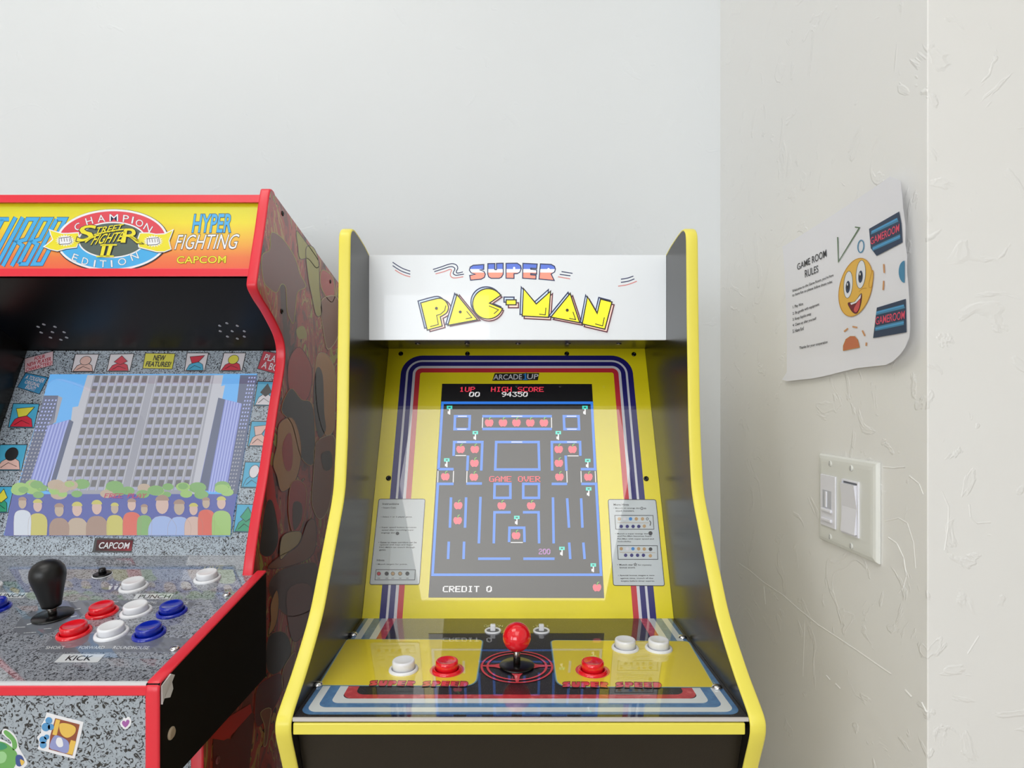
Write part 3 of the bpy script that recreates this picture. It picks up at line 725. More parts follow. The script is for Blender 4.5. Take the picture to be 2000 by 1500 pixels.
# ------------------------------------------------------------------ red cabinet
SX, SH = -.5995, .2410                     # centre and half width
ST = .0140
SR = SX + SH
red_trim = mat('red_edge_trim', (236, 48, 64), 0.32)
def fspeck(name, base, mid, fleck, scale, gl):
    return noise_ramp(mat(name, base, **gl), scale, [(0.0, fleck), (0.415, fleck), (0.435, mid), (0.46, base), (0.66, tuple(min(255, int(c * 1.08)) for c in base))], 2.0, 2.4, 'LINEAR')
spk = fspeck('speckled_print', (158, 168, 178), (120, 128, 138), (10, 11, 15), 165, dict(rough=.4, coat=.7, crough=.05))
spk_bz = fspeck('speckled_bezel_print', (166, 178, 190), (100, 108, 120), (10, 12, 20), 230, G)
spk_cp = fspeck('speckled_panel_print', (150, 155, 164), (104, 108, 118), (44, 46, 54), 210, G)  # flecks paled, reflection haze of the acrylic painted into the print
spk_lt = fspeck('pale_speckled_panel_print', (208, 212, 216), (188, 192, 198), (160, 164, 172), 220, G)
# generic flame and cloud pattern for the side print
side_art = mat('flame_side_print', (120, 50, 36), 0.38, coat=.8, crough=.1)
def flames(m):
    nt, N, L, b = nodes(m)
    tc = N.new('ShaderNodeTexCoord'); mp = N.new('ShaderNodeMapping'); mp.inputs['Scale'].default_value = (1, 1.5, .75)
    L.new(tc.outputs['Object'], mp.inputs['Vector'])
    n = N.new('ShaderNodeTexNoise'); n.inputs['Scale'].default_value = 9; n.inputs['Detail'].default_value = 3.5; n.inputs['Distortion'].default_value = 1.7; n.inputs['Roughness'].default_value = .55
    L.new(mp.outputs['Vector'], n.inputs['Vector'])
    r = N.new('ShaderNodeValToRGB'); r.color_ramp.interpolation = 'CONSTANT'; e = r.color_ramp.elements
    st = [(0.0, (74, 34, 26)), (.36, (138, 52, 40)), (.43, (186, 62, 50)), (.475, (200, 76, 58)), (.52, (60, 28, 20)), (.53, (206, 158, 88)), (.565, (190, 66, 54)), (.62, (38, 18, 14)), (.628, (190, 178, 76)), (.70, (158, 52, 42))]
    e[0].position, e[0].color = st[0][0], lin(st[0][1]); e[1].position, e[1].color = st[-1][0], lin(st[-1][1])
    for p, c in st[1:-1]: q = e.new(p); q.color = lin(c)
    L.new(n.outputs['Fac'], r.inputs['Fac']); L.new(r.outputs['Color'], b.inputs['Base Color'])
flames(side_art)
def pm(name, c, **k): return mat(name, c, rough=.38, coat=.8, crough=.1, **k)
fl_red, fl_dred, fl_tan, fl_brown, fl_dark, fl_olive, fl_cream, fl_deep = pm('print_red', (204, 58, 48)), pm('print_dark_red', (104, 18, 22)), pm('print_tan', (222, 164, 96)), pm('print_brown', (156, 92, 60)), pm('print_dark', (36, 26, 24)), pm('print_olive', (190, 182, 80)), pm('print_cream', (222, 204, 150)), pm('print_deep_red', (226, 36, 30))
fl_dbrown = pm('print_dark_brown', (88, 48, 36)); fl_mauve = pm('print_mauve', (138, 82, 76))

sfc = thing('arcade_cabinet', 'red-edged arcade cabinet with flame side print and a sign reading STREET FIGHTER II CHAMPION EDITION', 'arcade cabinet', (SX, 0.93, 0))
sfront = [(.8737, .3183), (.8664, .2983), (.8540, .2560), (.8400, .2120), (.8310, .1830), (.8275, .1720), (.8280, .1655), (.8350, .1590), (.8500, .1500), (.8719, .1395), (.8965, .1245), (.9160, .1105), (.9275, .0960), (.9310, .0800), (.9290, .0640), (.9205, .0400), (.9024, -.0039), (.885, -.050), (.8646, -.1053), (.8416, -.1573), (.8231, -.2076), (.8166, -.2300)]
so = [(.889, .3170), (.8850, .3195), (.8785, .3200)] + catmull(sfront, 4) + [(.805, -.262), (.700, -.300), (.684, -.330), (.684, -1.305), (1.222, -1.305), (1.222, .2500)]
so = [(y, Z(z)) for y, z in so]
strim = so[:-2]
for s in (1, -1):
    xo = SX + s * SH; xi = xo - s * ST
    b = MB(); b.prism_x(so, min(xo, xi), max(xo, xi), black_lam)
    k = b.mi(side_art); b.m[1 if s > 0 else 0] = k
    if s > 0:                      # abstract printed shapes on the outer face
        A = Art(plane_fn((SR, 1, 1), (1, 0, 0)), b)
        A.fn = (lambda px, py, lv=0, f=plane_fn((SR, 1, 1), (1, 0, 0)): (lambda q: Vector((SR + lv * LV, q.y, q.z)))(f(px, py, 0)))
        c2 = crop(300, 360, 4.41); c5s = crop(300, 660, 3.334); c8 = crop(500, 900, 2.5)
        def shape(pts, m, lv=1, edge=None, w_=1.2, n=4):
            q = catmull(pts, n, True)
            A.poly(q, m, lv)
            if edge is not None: A.stroke(q, w_, edge, lv + 1, True)
        shape(c2((1000, 560), (1010, 420), (1080, 440), (1150, 520), (1220, 640), (1260, 770), (1310, 880), (1240, 930), (1220, 1080), (1200, 1200), (1150, 1090), (1140, 900), (1100, 860), (1060, 930), (1000, 900), (945, 830), (930, 620)), fl_mauve, 1, fl_olive)
        shape(c2((1230, 400), (1290, 470), (1420, 660), (1400, 720), (1330, 640), (1260, 640), (1240, 520)), fl_olive, 1, fl_dbrown)
        shape(c2((1310, 560), (1370, 540), (1420, 660), (1430, 900), (1450, 1100), (1400, 1130), (1360, 960), (1330, 800)), fl_olive, 2, fl_dbrown)
        shape(c2((1450, 740), (1540, 800), (1560, 960), (1520, 1010), (1440, 880)), fl_red, 1, fl_olive)
        shape(c2((1440, 1010), (1560, 960), (1600, 1060), (1590, 1300), (1500, 1420), (1460, 1250)), fl_brown, 2, fl_cream)
        shape(c2((1230, 1250), (1290, 1220), (1320, 1310), (1250, 1330)), fl_olive, 1)
        shape(c5s((880, 150), (950, 60), (1030, 200), (1010, 380), (940, 420), (880, 330)), fl_red, 1, fl_dred)
        shape(c5s((1060, 130), (1130, 110), (1180, 220), (1180, 420), (1170, 600), (1110, 620), (1060, 420)), fl_tan, 1, fl_cream)
        shape(c5s((1060, 200), (1100, 240), (1110, 480), (1120, 600), (1070, 640), (1040, 400)), fl_dark, 2)
        shape(c5s((830, 470), (890, 330), (960, 400), (1030, 430), (1050, 620), (1040, 820), (960, 780), (900, 560)), fl_dark, 3, fl_tan)
        shape(c5s((815, 560), (900, 520), (950, 640), (960, 760), (940, 880), (900, 960), (830, 1000), (800, 900), (775, 820), (800, 700)), fl_tan, 4, fl_dbrown)
        shape(c5s((850, 660), (890, 620), (905, 760), (890, 860), (855, 850), (835, 740)), fl_red, 5)
        shape(c5s((1050, 700), (1120, 640), (1180, 660), (1170, 900), (1140, 1100), (1080, 1180), (1030, 1080), (1040, 880)), fl_brown, 3, fl_cream)
        shape(c5s((1090, 760), (1150, 740), (1160, 840), (1110, 860)), fl_dark, 5)
        shape(c5s((760, 820), (785, 950), (800, 1060), (830, 1150), (790, 1230), (740, 1100), (735, 960)), fl_deep, 2)
        shape(c5s((890, 960), (940, 925), (990, 980), (985, 1120), (950, 1250), (900, 1260), (875, 1120)), fl_red, 6, fl_tan)
        shape(c5s((905, 1080), (960, 1080), (960, 1180), (910, 1250)), fl_dbrown, 7)
        shape(c5s((730, 1080), (770, 1060), (800, 1180), (810, 1330), (760, 1420), (690, 1400), (700, 1260)), fl_dark, 3, fl_red)
        shape(c5s((830, 1300), (900, 1260), (960, 1270), (940, 1340), (870, 1400), (820, 1440)), fl_cream, 8, fl_dbrown)
        shape(c5s((1000, 1200), (1050, 1200), (1040, 1400), (900, 1480), (740, 1500), (820, 1420), (940, 1350)), fl_brown, 7, fl_dbrown)
        shape(c8((60, 620), (110, 540), (240, 500), (300, 520), (290, 700), (180, 760), (110, 720)), fl_dbrown, 2, fl_brown)
        shape(c8((70, 700), (100, 630), (110, 700), (95, 800), (60, 850), (70, 780)), fl_tan, 4, fl_dark)
        shape(c8((150, 640), (250, 600), (280, 700), (220, 860), (170, 860)), fl_mauve, 3, fl_dbrown)
        shape(c8((60, 860), (140, 840), (170, 940), (100, 1040), (50, 1010)), fl_dark, 3, fl_brown)
        shape(c8((0, 1120), (60, 1060), (120, 1040), (130, 1110), (80, 1220), (0, 1300)), fl_dred, 4, fl_red)
        shape(c8((130, 1020), (180, 940), (190, 960), (160, 1080), (130, 1120)), fl_brown, 5, fl_cream)
        shape(c8((20, 1230), (70, 1210), (60, 1300), (50, 1380), (35, 1390), (40, 1300)), fl_brown, 6, fl_cream)
        A.poly([(415, 1500), (415, 1440), (450, 1444), (486, 1384), (496, 1396), (492, 1440), (486, 1500)], fl_dred, 6)
        A.poly([(410, 1442), (426, 1412), (446, 1400), (488, 1375), (491, 1391), (446, 1441), (436, 1446)], fl_deep, 7)
    sp = b.build('side_panel', sfc)
    sp['label'] = 'black board with a red and brown flame print' if s > 0 else 'black board with red edge'
    t = MB(); T_trim(t, strim, (xo + xi) / 2, ST, red_trim); t.build('edge_trim', sp)['label'] = 'red edge trim'
    if s > 0:
        for px, py in ((552, 417), (645, 550), (550, 608)):
            q = A.fn(px, py); m_ = MB(); m_.lathe([(.0042, 0), (.0042, .0006), (.003, .0014), (.0012, .0004)], q, (1, 0, 0), black_plastic, 16); m_.build('screw', sp)
        q = A.fn(423, 1485); m_ = MB(); m_.lathe([(.0045, 0), (.0045, .001), (.003, .0024), (.001, .001)], q + Vector((.0008, 0, 0)), (1, 0, 0), mat('dull_red_screw', (130, 70, 70), .4), 16); m_.build('screw', sp)
SI0, SI1 = SX - SH + ST + .0002, SX + SH - ST - .0002
# marquee: printed panel between an upper and a lower red rail
mp0, mp1 = Vector((0, .8737, Z(.3183))), Vector((0, .8310, Z(.1830)))
mdir = (mp1 - mp0).normalized(); mn = Vector((0, mdir.z, -mdir.y))
if mn.y > 0: mn = -mn
grad = mat('sign_gradient_print', (240, 190, 50), **dict(rough=.3, coat=.6))
def gradient(m, z0, z1, stops):
    nt, N, L, b = nodes(m); tc = N.new('ShaderNodeTexCoord'); s = N.new('ShaderNodeSeparateXYZ'); mr = N.new('ShaderNodeMapRange')
    mr.inputs['From Min'].default_value = z0; mr.inputs['From Max'].default_value = z1
    r = N.new('ShaderNodeValToRGB'); e = r.color_ramp.elements
    e[0].position, e[0].color = stops[0][0], lin(stops[0][1]); e[1].position, e[1].color = stops[-1][0], lin(stops[-1][1])
    for p, c in stops[1:-1]: q = e.new(p); q.color = lin(c)
    L.new(tc.outputs['Object'], s.inputs[0]); L.new(s.outputs['Z'], mr.inputs['Value']); L.new(mr.outputs['Result'], r.inputs['Fac']); L.new(r.outputs['Color'], b.inputs['Base Color'])
gradient(grad, Z(.185), Z(.305), [(0.0, (238, 92, 66)), (.22, (240, 122, 66)), (.48, (244, 190, 60)), (.68, (240, 222, 40)), (1.0, (214, 214, 30))])
def sheet(b, fn, q, m, th, n):
    vs = [fn(x, y, 0) for x, y in q]; vs += [v - n * th for v in vs]
    b.add(vs, [(3, 2, 1, 0), (4, 5, 6, 7), (0, 1, 5, 4), (1, 2, 6, 5), (2, 3, 7, 6), (3, 0, 4, 7)], m)
def rail(name, t0, t1, depth, m=red_trim):
    L = (mp1 - mp0).length
    a, c = mp0 + mdir * (L * t0) - mn * .0006, mp0 + mdir * (L * t1) - mn * .0006
    b = MB(); b.prism_x([(a.y, a.z), (c.y, c.z), (c.y + depth, c.z + depth * .2), (a.y + depth, a.z + depth * .2)], SI0, SI1, m); return b.build(name, sfc, .0008)
rail('top_rail', .055, .150, .016)['label'] = 'red rail above the sign'
rail('bottom_rail', .925, 1.015, .016)['label'] = 'red rail under the sign'
rec = .0060
smf = plane_fn(mp0 - mn * rec, mn)
b = MB(); L_ = (mp1 - mp0).length
for (a0, a1, m) in ((.12, .97, grad),):
    a, c = mp0 + mdir * (L_ * a0) - mn * rec, mp0 + mdir * (L_ * a1) - mn * rec
    b.add([(SI0, a.y, a.z), (SI1, a.y, a.z), (SI1, c.y, c.z), (SI0, c.y, c.z)], [(3, 2, 1, 0)], m)
    d_ = -mn * .005
    b.add([Vector(v) + d_ for v in ((SI0, a.y, a.z), (SI1, a.y, a.z), (SI1, c.y, c.z), (SI0, c.y, c.z))], [(0, 1, 2, 3)], black_matte)
A = Art(smf, b)
def sg(n, c): return mat('sign_' + n, c, rough=.3, coat=.6)
g_red, g_blue, g_navy, g_white, g_yel, g_grey, g_ink, g_green = sg('red', (226, 66, 82)), sg('blue', (70, 176, 236)), sg('navy', (40, 62, 110)), sg('white', (240, 240, 244)), sg('yellow', (240, 226, 40)), sg('slate', (84, 98, 92)), sg('ink', (40, 36, 50)), sg('green', (70, 84, 16))
e1 = crop(0, 370, 5.714)
TB = [[(-25, 332), (112, 332)], [(45, 332), (45, 855)], [(175, 310), (175, 832), (255, 832), (255, 310)], [(320, 855), (320, 332), (420, 332), (420, 560), (340, 585), (420, 625), (420, 855)],
      [(485, 832), (485, 332), (578, 332), (578, 555), (505, 582), (578, 612), (578, 832), (485, 832)], [(645, 332), (742, 332), (742, 832), (645, 832), (645, 332)]]
for wd_, m_, l_ in ((9.0, g_navy, 1), (7.0, g_blue, 2)):
    for L in TB: A.stroke(e1(*[(x - .532 * (y - 310), y) for x, y in L]), wd_ if len(L) > 2 or True else wd_, m_, l_)
rot = math.radians(-1.5)
E = lambda rx, ry, dx=0, dy=0, **k: ell(218.8 + dx, 468.6 + dy, rx, ry, 64, rot, **k)
A.poly(E(110.5, 61.5, .6, 1.0), g_ink, 4); A.poly(E(109, 60), g_white, 5)
A.poly(E(104.5, 56, a0=180, a1=360), g_red, 6); A.poly(E(104.5, 56, a0=0, a1=180), g_blue, 6)
A.poly(E(66.5, 35.5), g_white, 7); A.poly(E(63.5, 32.8), g_grey, 8)
rbl = e1((870, 488), (760, 496), (690, 496), (640, 482), (560, 458), (572, 505), (595, 560), (555, 595), (500, 637), (560, 662), (640, 680), (740, 652), (850, 640), (880, 560))
rbr = e1((1565, 492), (1660, 490), (1740, 506), (1840, 500), (1925, 458), (1900, 520), (1880, 572), (1890, 620), (1902, 662), (1830, 690), (1750, 690), (1650, 664), (1555, 640), (1540, 560))
for q in (rbl, rbr):
    A.stroke([(x + .5, y + 1.6) for x, y in q], 3.2, g_ink, 8, True); A.stroke(q, 4.0, g_white, 9, True); A.poly(q, g_yel, 10)
for cx_, cy_ in ((728, 570), (1710, 578)):
    st = []
    for k in range(40):
        a = 2 * math.pi * k / 40; r = 1.0 if k % 2 else .68
        st.append((cx_ + 112 * r * math.cos(a), cy_ + 70 * r * math.sin(a)))
    A.poly(e1(*st), g_white, 11)
    A.poly(e1(*[(cx_ + x, cy_ + y) for x, y in ((-72, -30), (60, -44), (76, 20), (40, 40), (-70, 46))]), g_ink, 12); A.poly(e1(*[(cx_ + x, cy_ + y) for x, y in ((-66, -24), (56, -37), (70, 18), (38, 34), (-64, 40))]), g_white, 13)
    for k in range(4): A.stroke(e1((cx_ - 44 + 30 * k, cy_ - 26), (cx_ - 38 + 30 * k, cy_ + 12)), 1.0, g_ink, 14)
def letter(ch, x, y, ang, w_, h_, m, lv, o):
    a = math.radians(ang); ux, uy = math.cos(a), math.sin(a)
    pt = lambda u, v: (x + u * w_ / 2 * ux - v * h_ / 2 * uy, y + u * w_ / 2 * uy + v * h_ / 2 * ux)
    A.text(ch, e1(pt(-1, -1), pt(1, -1), pt(1, 1), pt(-1, 1)), m, lv, .0, o, .014)
for ch, x, y, an, w_ in (('C', 868, 418, -32, 74), ('H', 995, 352, -16, 76), ('A', 1130, 324, -6, 84), ('M', 1270, 316, 0, 96), ('P', 1405, 326, 6, 66), ('I', 1480, 342, 12, 18), ('O', 1556, 376, 20, 84), ('N', 1652, 428, 32, 84)):
    letter(ch, x, y, an, w_, 78, g_white, 8, g_navy)
for ch, x, y, an, w_ in (('E', 838, 760, 22, 60), ('D', 950, 802, 15, 70), ('I', 1056, 826, 9, 18), ('T', 1150, 830, 2, 76), ('I', 1246, 828, -4, 18), ('O', 1362, 806, -12, 92), ('N', 1500, 746, -22, 84)):
    letter(ch, x, y, an, w_, 78, g_white, 8, g_navy)
A.text('S', e1((905, 405), (1085, 398), (1020, 560), (850, 590)), g_yel, 16, .012, g_ink, .022)
A.text('TREET', e1((1085, 425), (1385, 385), (1350, 455), (1055, 500)), g_yel, 16, .012, g_ink, .022)
A.text('FIGHTE', e1((1075, 505), (1400, 470), (1345, 575), (1010, 620)), g_yel, 16, .012, g_ink, .022)
A.text('R', e1((1390, 440), (1545, 430), (1580, 600), (1350, 590)), g_yel, 16, .012, g_ink, .022)
A.stroke(e1((860, 600), (930, 560), (1070, 500), (1240, 462), (1420, 440)), 2.6, g_yel, 16); A.stroke(e1((1450, 520), (1510, 560), (1575, 590)), 3.6, g_yel, 17); A.stroke(e1((950, 590), (1010, 545), (1070, 520)), 2.6, g_yel, 17)
A.text('II', e1((1150, 612), (1255, 612), (1215, 745), (1120, 745)), g_yel, 16, .02, g_ink, .03)
A.stroke(e1((1120, 622), (1305, 618)), 2.8, g_yel, 17); A.stroke(e1((1075, 748), (1270, 744)), 2.8, g_yel, 17)
e2 = crop(300, 360, 4.41)
A.text('HYPER', e2((352, 262), (683, 258), (662, 410), (330, 412)), g_blue, 3, .018, g_navy, .022)
A.text('FIGHTING', e2((215, 434), (745, 428), (705, 556), (178, 562)), g_white, 3, .0, g_ink, .025)
A.text('CAPCOM', e2((202, 620), (625, 616), (620, 678), (198, 682)), g_yel, 3, .010, g_green, .018)
b.build('marquee', sfc)['label'] = 'yellow to orange sign with an oval emblem'
b = MB(); b.box((SI0, .889, Z(.309)), (SI1, 1.21, Z(.3165)), black_matte)
b.v = [Vector((v.x, v.y, v.z - (v.y - .889) * .2)) for v in b.v]; b.build('top_panel', sfc)
b = MB(); b.box((SI0, 1.20, Z(-1.305)), (SI1, 1.212, Z(.24)), black_matte); b.build('back_panel', sfc)
# black glossy speaker panel between the sign and the bezel
SB0, SB1 = (1.0036, .0916), (.8798, -.2257)
spk_black = mat('speaker_panel_black', (7, 7, 9), .34, spec=.22)
sy0, sz0, sy1, sz1 = .8460, .1815, 1.0036, .0925
b = MB(); b.prism_x([(sy0, Z(sz0)), (sy1, Z(sz1)), (sy1 + .006, Z(sz1 + .012)), (sy0 + .006, Z(sz0 + .012))], SI0, SI1, spk_black)
spn = Vector((0, (sz1 - sz0), -(sy1 - sy0))).normalized()
spf = plane_fn((0, sy1, Z(sz1)), spn)
spp = b.build('speaker_panel', sfc)
hole_glint = mat('speaker_hole_glint', (190, 190, 196), .3, metal=.6)  # pale rim colour stands in for glints on the speaker holes
e0 = crop(0, 350, 2.857)
hp = e0((245, 810), (213, 823), (307, 823), (230, 855), (293, 853), (358, 853), (282, 883), (372, 883), (340, 895)) + e2((632, 1195), (570, 1217), (722, 1217), (575, 1264), (678, 1264), (782, 1264), (637, 1310), (782, 1310), (722, 1328))
for px, py in hp:
    q = spf(px, py); m_ = MB(); m_.lathe([(.0024, 0), (.0024, .0006), (.0010, .0006), (.0008, .0002)], q, spf.n if spf.n.z < 0 else -spf.n, hole_glint, 14); m_.build('speaker_hole', spp)
# bezel, with its printed labels
sbn = Vector((0, -(SB0[1] - SB1[1]), SB0[0] - SB1[0])).normalized()
sbf = plane_fn((0, SB0[0], Z(SB0[1])), sbn)
b = MB()
def sbz(x, v, d=0.0): return Vector((x, SB1[0] + (SB0[0] - SB1[0]) * v, Z(SB1[1] + (SB0[1] - SB1[1]) * v))) + sbf.n * d
vs = [sbz(SI0, -.02), sbz(SI1, -.02), sbz(SI1, 1.0), sbz(SI0, 1.0)]; vs += [v - sbf.n * .006 for v in vs]
b.add(vs, [(0, 1, 2, 3), (7, 6, 5, 4), (0, 4, 5, 1), (1, 5, 6, 2), (2, 6, 7, 3), (3, 7, 4, 0)], spk_bz)
A = Art(sbf, b)
def lb(n, c): return mat('label_' + n, c, **G)
l_white, l_red, l_blue, l_yel, l_ink, l_cyan, l_skin, l_green, l_pink, l_crim = lb('white', (232, 226, 232)), lb('red', (214, 30, 60)), lb('blue', (50, 140, 190)), lb('yellow', (230, 222, 66)), lb('ink', (18, 16, 24)), lb('cyan', (70, 176, 216)), lb('skin', (232, 190, 180)), lb('green', (40, 160, 120)), lb('pink', (230, 200, 208)), lb('crimson', (196, 34, 60))
d3 = crop(0, 660, 5.714); d4 = crop(0, 880, 5.714); d5 = crop(300, 660, 3.334)
def label(q, m, lines, tm, bold=.02, ow=1.2):
    A.outlined(q, m, l_ink, ow, 1)
    f = A.quad(q)
    for t, u0, u1, v0, v1 in lines: A.text(t, [f(u0, v0), f(u1, v0), f(u1 - .02, v1), f(u0 - .02, v1)], tm, 4, bold)
label(d3((275, 230), (595, 145), (592, 305), (272, 390)), l_pink, [('FOUR', .36, .72, .08, .32), ('NEW PLAYER', .10, .94, .38, .64), ('CHARACTERS!', .06, .97, .70, .94)], l_crim, .012)
label(d3((285, 390), (540, 440), (440, 628), (190, 550)), l_blue, [('A TOUGHER', .12, .92, .12, .36), ('ORIGINAL', .2, .85, .42, .64), ('EIGHT!', .34, .74, .68, .92)], l_white, .012)
label(d3((1622, 170), (1955, 175), (1922, 348), (1592, 340)), l_yel, [('NEW', .32, .70, .12, .46), ('FEATURES!', .10, .93, .54, .86)], l_ink, .022)
label(d5((715, 85), (880, 112), (850, 250), (675, 200)), l_crim, [('PLAY', .14, .72, .14, .46), ('A BOSS', .14, .98, .54, .88)], l_white, .014)
A.poly(d4((1060, 975), (1492, 985), (1470, 1140), (1030, 1138)), l_ink, 1)
label(d4((1082, 992), (1488, 997), (1468, 1124), (1058, 1120)), l_crim, [('CAPCOM', .10, .92, .24, .78)], l_white, .014)
# small framed pictures along the bezel: plain abstract shapes
random.seed(5)
def thumb(q, bgm, c1, c2, k):
    A.stroke(q, 3.0, l_ink, 1, True); A.poly(q, bgm, 2); f = A.quad(q)
    g = lambda pts: [f(u, v) for u, v in pts]
    A.outlined(g([(.05, .98), (.18, .66), (.40, .52), (.62, .50), (.84, .64), (.95, .98)]), c1, l_ink, .9, 3)
    if k % 3 == 0: A.outlined(g(ell(.5, .36, .24, .26, 18)), c2, l_ink, .9, 5)
    elif k % 3 == 1: A.outlined(g([(.22, .45), (.5, .08), (.80, .42), (.52, .62)]), c2, l_ink, .9, 5)
    else: A.outlined(g([(.15, .2), (.85, .12), (.62, .5), (.3, .58)]), c2, l_ink, .9, 5)
    A.stroke(g([(.2, .9), (.45, .7), (.8, .86)]), .8, l_ink, 7)
for k, (q, bgm, c1, c2) in enumerate((
    (d3((845, 185), (1100, 185), (1045, 375), (800, 375)), l_white, l_skin, l_skin), (d3((1235, 185), (1490, 180), (1445, 370), (1195, 370)), l_white, l_red, l_red), (d3((150, 735), (435, 740), (375, 1000), (95, 995)), l_cyan, l_red, l_yel),
    (d3((5, 1195), (300, 1195), (235, 1475), (-60, 1475)), l_cyan, l_skin, l_ink), (d4((-60, 405), (152, 405), (85, 690), (-120, 690)), l_cyan, l_green, l_yel), (d5((220, 100), (355, 100), (330, 213), (203, 213)), l_white, l_cyan, l_red),
    (d5((460, 100), (598, 100), (573, 213), (432, 213)), l_white, l_red, l_yel), (d5((680, 285), (810, 288), (770, 440), (655, 438)), l_cyan, l_white, l_ink), (d5((640, 545), (770, 548), (730, 705), (615, 703)), l_cyan, l_skin, l_skin),
    (d5((598, 810), (735, 812), (695, 975), (572, 973)), l_cyan, l_cyan, l_white), (d5((545, 1085), (690, 1088), (650, 1265), (522, 1262)), l_cyan, l_green, l_green))): thumb(q, bgm, c1, c2, k)
sbez = b.build('bezel', sfc); sbez['label'] = 'grey and black speckled bezel with printed labels'
# screen: plain city street with tower blocks and a crowd
b = MB(); A = Art(sbf, b)
def sm(n, c): return mat('display_' + n, (6, 6, 8), .4, coat=1.0, crough=.02, emit=c, es=.92, spec=.2)
v_sky, v_grey, v_lgrey, v_dgrey, v_win, v_lav, v_ltlav, v_slate, v_navy = sm('sky', (112, 186, 250)), sm('grey', (166, 168, 180)), sm('light_grey', (196, 198, 208)), sm('dark_grey', (122, 122, 126)), sm('window', (176, 180, 208)), sm('lavender', (140, 150, 214)), sm('pale_lavender', (176, 186, 238)), sm('slate', (104, 112, 138)), sm('navy', (98, 108, 176))
v_grn, v_yel, v_red, v_white, v_skin, v_brown, v_ink, v_blue2, v_lgrn, v_tan, v_org = sm('leaf', (138, 182, 120)), sm('yellow', (206, 200, 116)), sm('red', (224, 116, 104)), sm('white', (216, 224, 236)), sm('skin', (216, 188, 178)), sm('brown', (172, 146, 134)), sm('dark', (118, 100, 104)), sm('blue', (166, 188, 234)), sm('pale_leaf', (166, 204, 128)), sm('tan', (196, 178, 160)), sm('orange', (226, 130, 104))  # crowd colours paled, glare haze painted into them
v_txt = sm('text', (190, 64, 110))
sq = [(98, 731), (502, 730), (449, 1047), (7, 1045)]
b.add([sbf(x, y, 9) for x, y in sq], [(3, 2, 1, 0)], v_sky)
d2 = crop(0, 650, 2.857)
A.poly(d2((245, 350), (325, 350), (300, 500), (150, 900), (92, 900)), v_slate, 10); A.poly(d2((320, 350), (348, 362), (312, 500), (260, 520), (290, 480)), v_grey, 10)
for r in range(22):
    for c in range(4):
        u = 252 + 19 * c - r * 6.9; v = 372 + r * 21
        if u > 92 + (900 - v) * .28 - 40: A.poly(d2((u, v), (u + 9, v), (u + 6, v + 9), (u - 3, v + 9)), v_ltlav if r < 9 else v_grey, 11)
A.poly(d2((268, 518), (388, 484), (250, 880), (150, 880)), v_lav, 12); A.poly(d2((388, 484), (416, 500), (290, 890), (250, 880)), v_slate, 12)
for k in range(6):
    x = 274 + k * 20; A.poly(d2((x, 516 - k * 5.5), (x + 9, 514 - k * 5.5), (x - 105, 880), (x - 114, 880)), v_ltlav, 13)
A.poly(d2((405, 415), (440, 410), (410, 510), (395, 495)), v_lgrey, 11)
A.poly(d2((488, 236), (1246, 236), (1100, 900), (300, 900)), v_grey, 14); A.poly(d2((488, 236), (524, 236), (352, 900), (290, 900)), v_lgrey, 15); A.poly(d2((1196, 236), (1246, 236), (1120, 900), (1065, 900)), v_lgrey, 15)
def bld(u, v): # u across the window field, v down
    xl = 530 - 176 * v; xr = 1192 - 130 * v
    return (xl + (xr - xl) * u, 240 + 640 * v)
NC = 15
for r in range(11):
    for c in range(NC):
        if c == 7: continue
        u0, u1, vv = c / NC + .004, (c + .66) / NC, r / 11
        A.poly(d2(bld(u0, vv), bld(u1, vv), bld(u1, vv + .058), bld(u0, vv + .058)), v_dgrey, 15); A.poly(d2(bld(u0, vv + .062), bld(u1, vv + .062), bld(u1, vv + .086), bld(u0, vv + .086)), v_win, 15)
        
for c in range(NC):
    u0, u1 = (c + .76) / NC, (c + .86) / NC; A.poly(d2(bld(u0, 0), bld(u1, 0), bld(u1, 1), bld(u0, 1)), v_lgrey, 16)
A.poly(d2((1218, 362), (1350, 395), (1262, 890), (1105, 880)), v_lav, 17); A.poly(d2((1218, 362), (1256, 372), (1160, 880), (1108, 880)), v_slate, 18)
for k in range(6):
    x = 1262 + k * 15; A.poly(d2((x, 374 + k * 3.6), (x + 7, 376 + k * 3.6), (x - 90, 890), (x - 98, 890)), v_ltlav, 18)
A.poly(d2((1228, 300), (1256, 292), (1240, 372), (1218, 364)), v_lgrey, 13)
A.poly(d2((1340, 236), (1434, 236), (1390, 500), (1324, 900), (1240, 900), (1350, 400), (1322, 390)), v_slate, 12)
for r in range(30):
    for c in range(3):
        u = 1388 + 15 * c - r * 4.1; v = 246 + r * 21.5; A.poly(d2((u, v), (u + 8, v), (u + 6, v + 9), (u - 2, v + 9)), v_ltlav if r < 14 else v_grey, 13)
random.seed(11)
A.poly(d2((70, 900), (1322, 900), (1283, 1132), (22, 1132)), v_navy, 19)
for k in range(46):
    x = random.uniform(95, 1285); y = random.uniform(838, 905); r = random.uniform(26, 50)
    A.poly(d2(*ell(x, y, r, r * .62, 14)), random.choice([v_grn, v_lgrn, v_grn, v_lgrn, v_tan]), 20 + k % 6)
def fan(x, y, s, shirt, skin, hair, k):
    """plain spectator: shoulders, head, hair"""
    lv = 27 + k * .1
    A.outlined(catmull(d2((x - 46 * s, 1130), (x - 44 * s, y + 70 * s), (x - 22 * s, y + 40 * s), (x + 22 * s, y + 40 * s), (x + 46 * s, y + 70 * s), (x + 44 * s, 1130)), 3), shirt, v_brown, .4, lv)
    A.poly(d2(*ell(x, y, 21 * s, 30 * s, 16)), skin, lv + .15); A.poly(d2(*ell(x, y - 14 * s, 23 * s, 19 * s, 12, 0, 180, 360)), hair, lv + .25)
k = 0
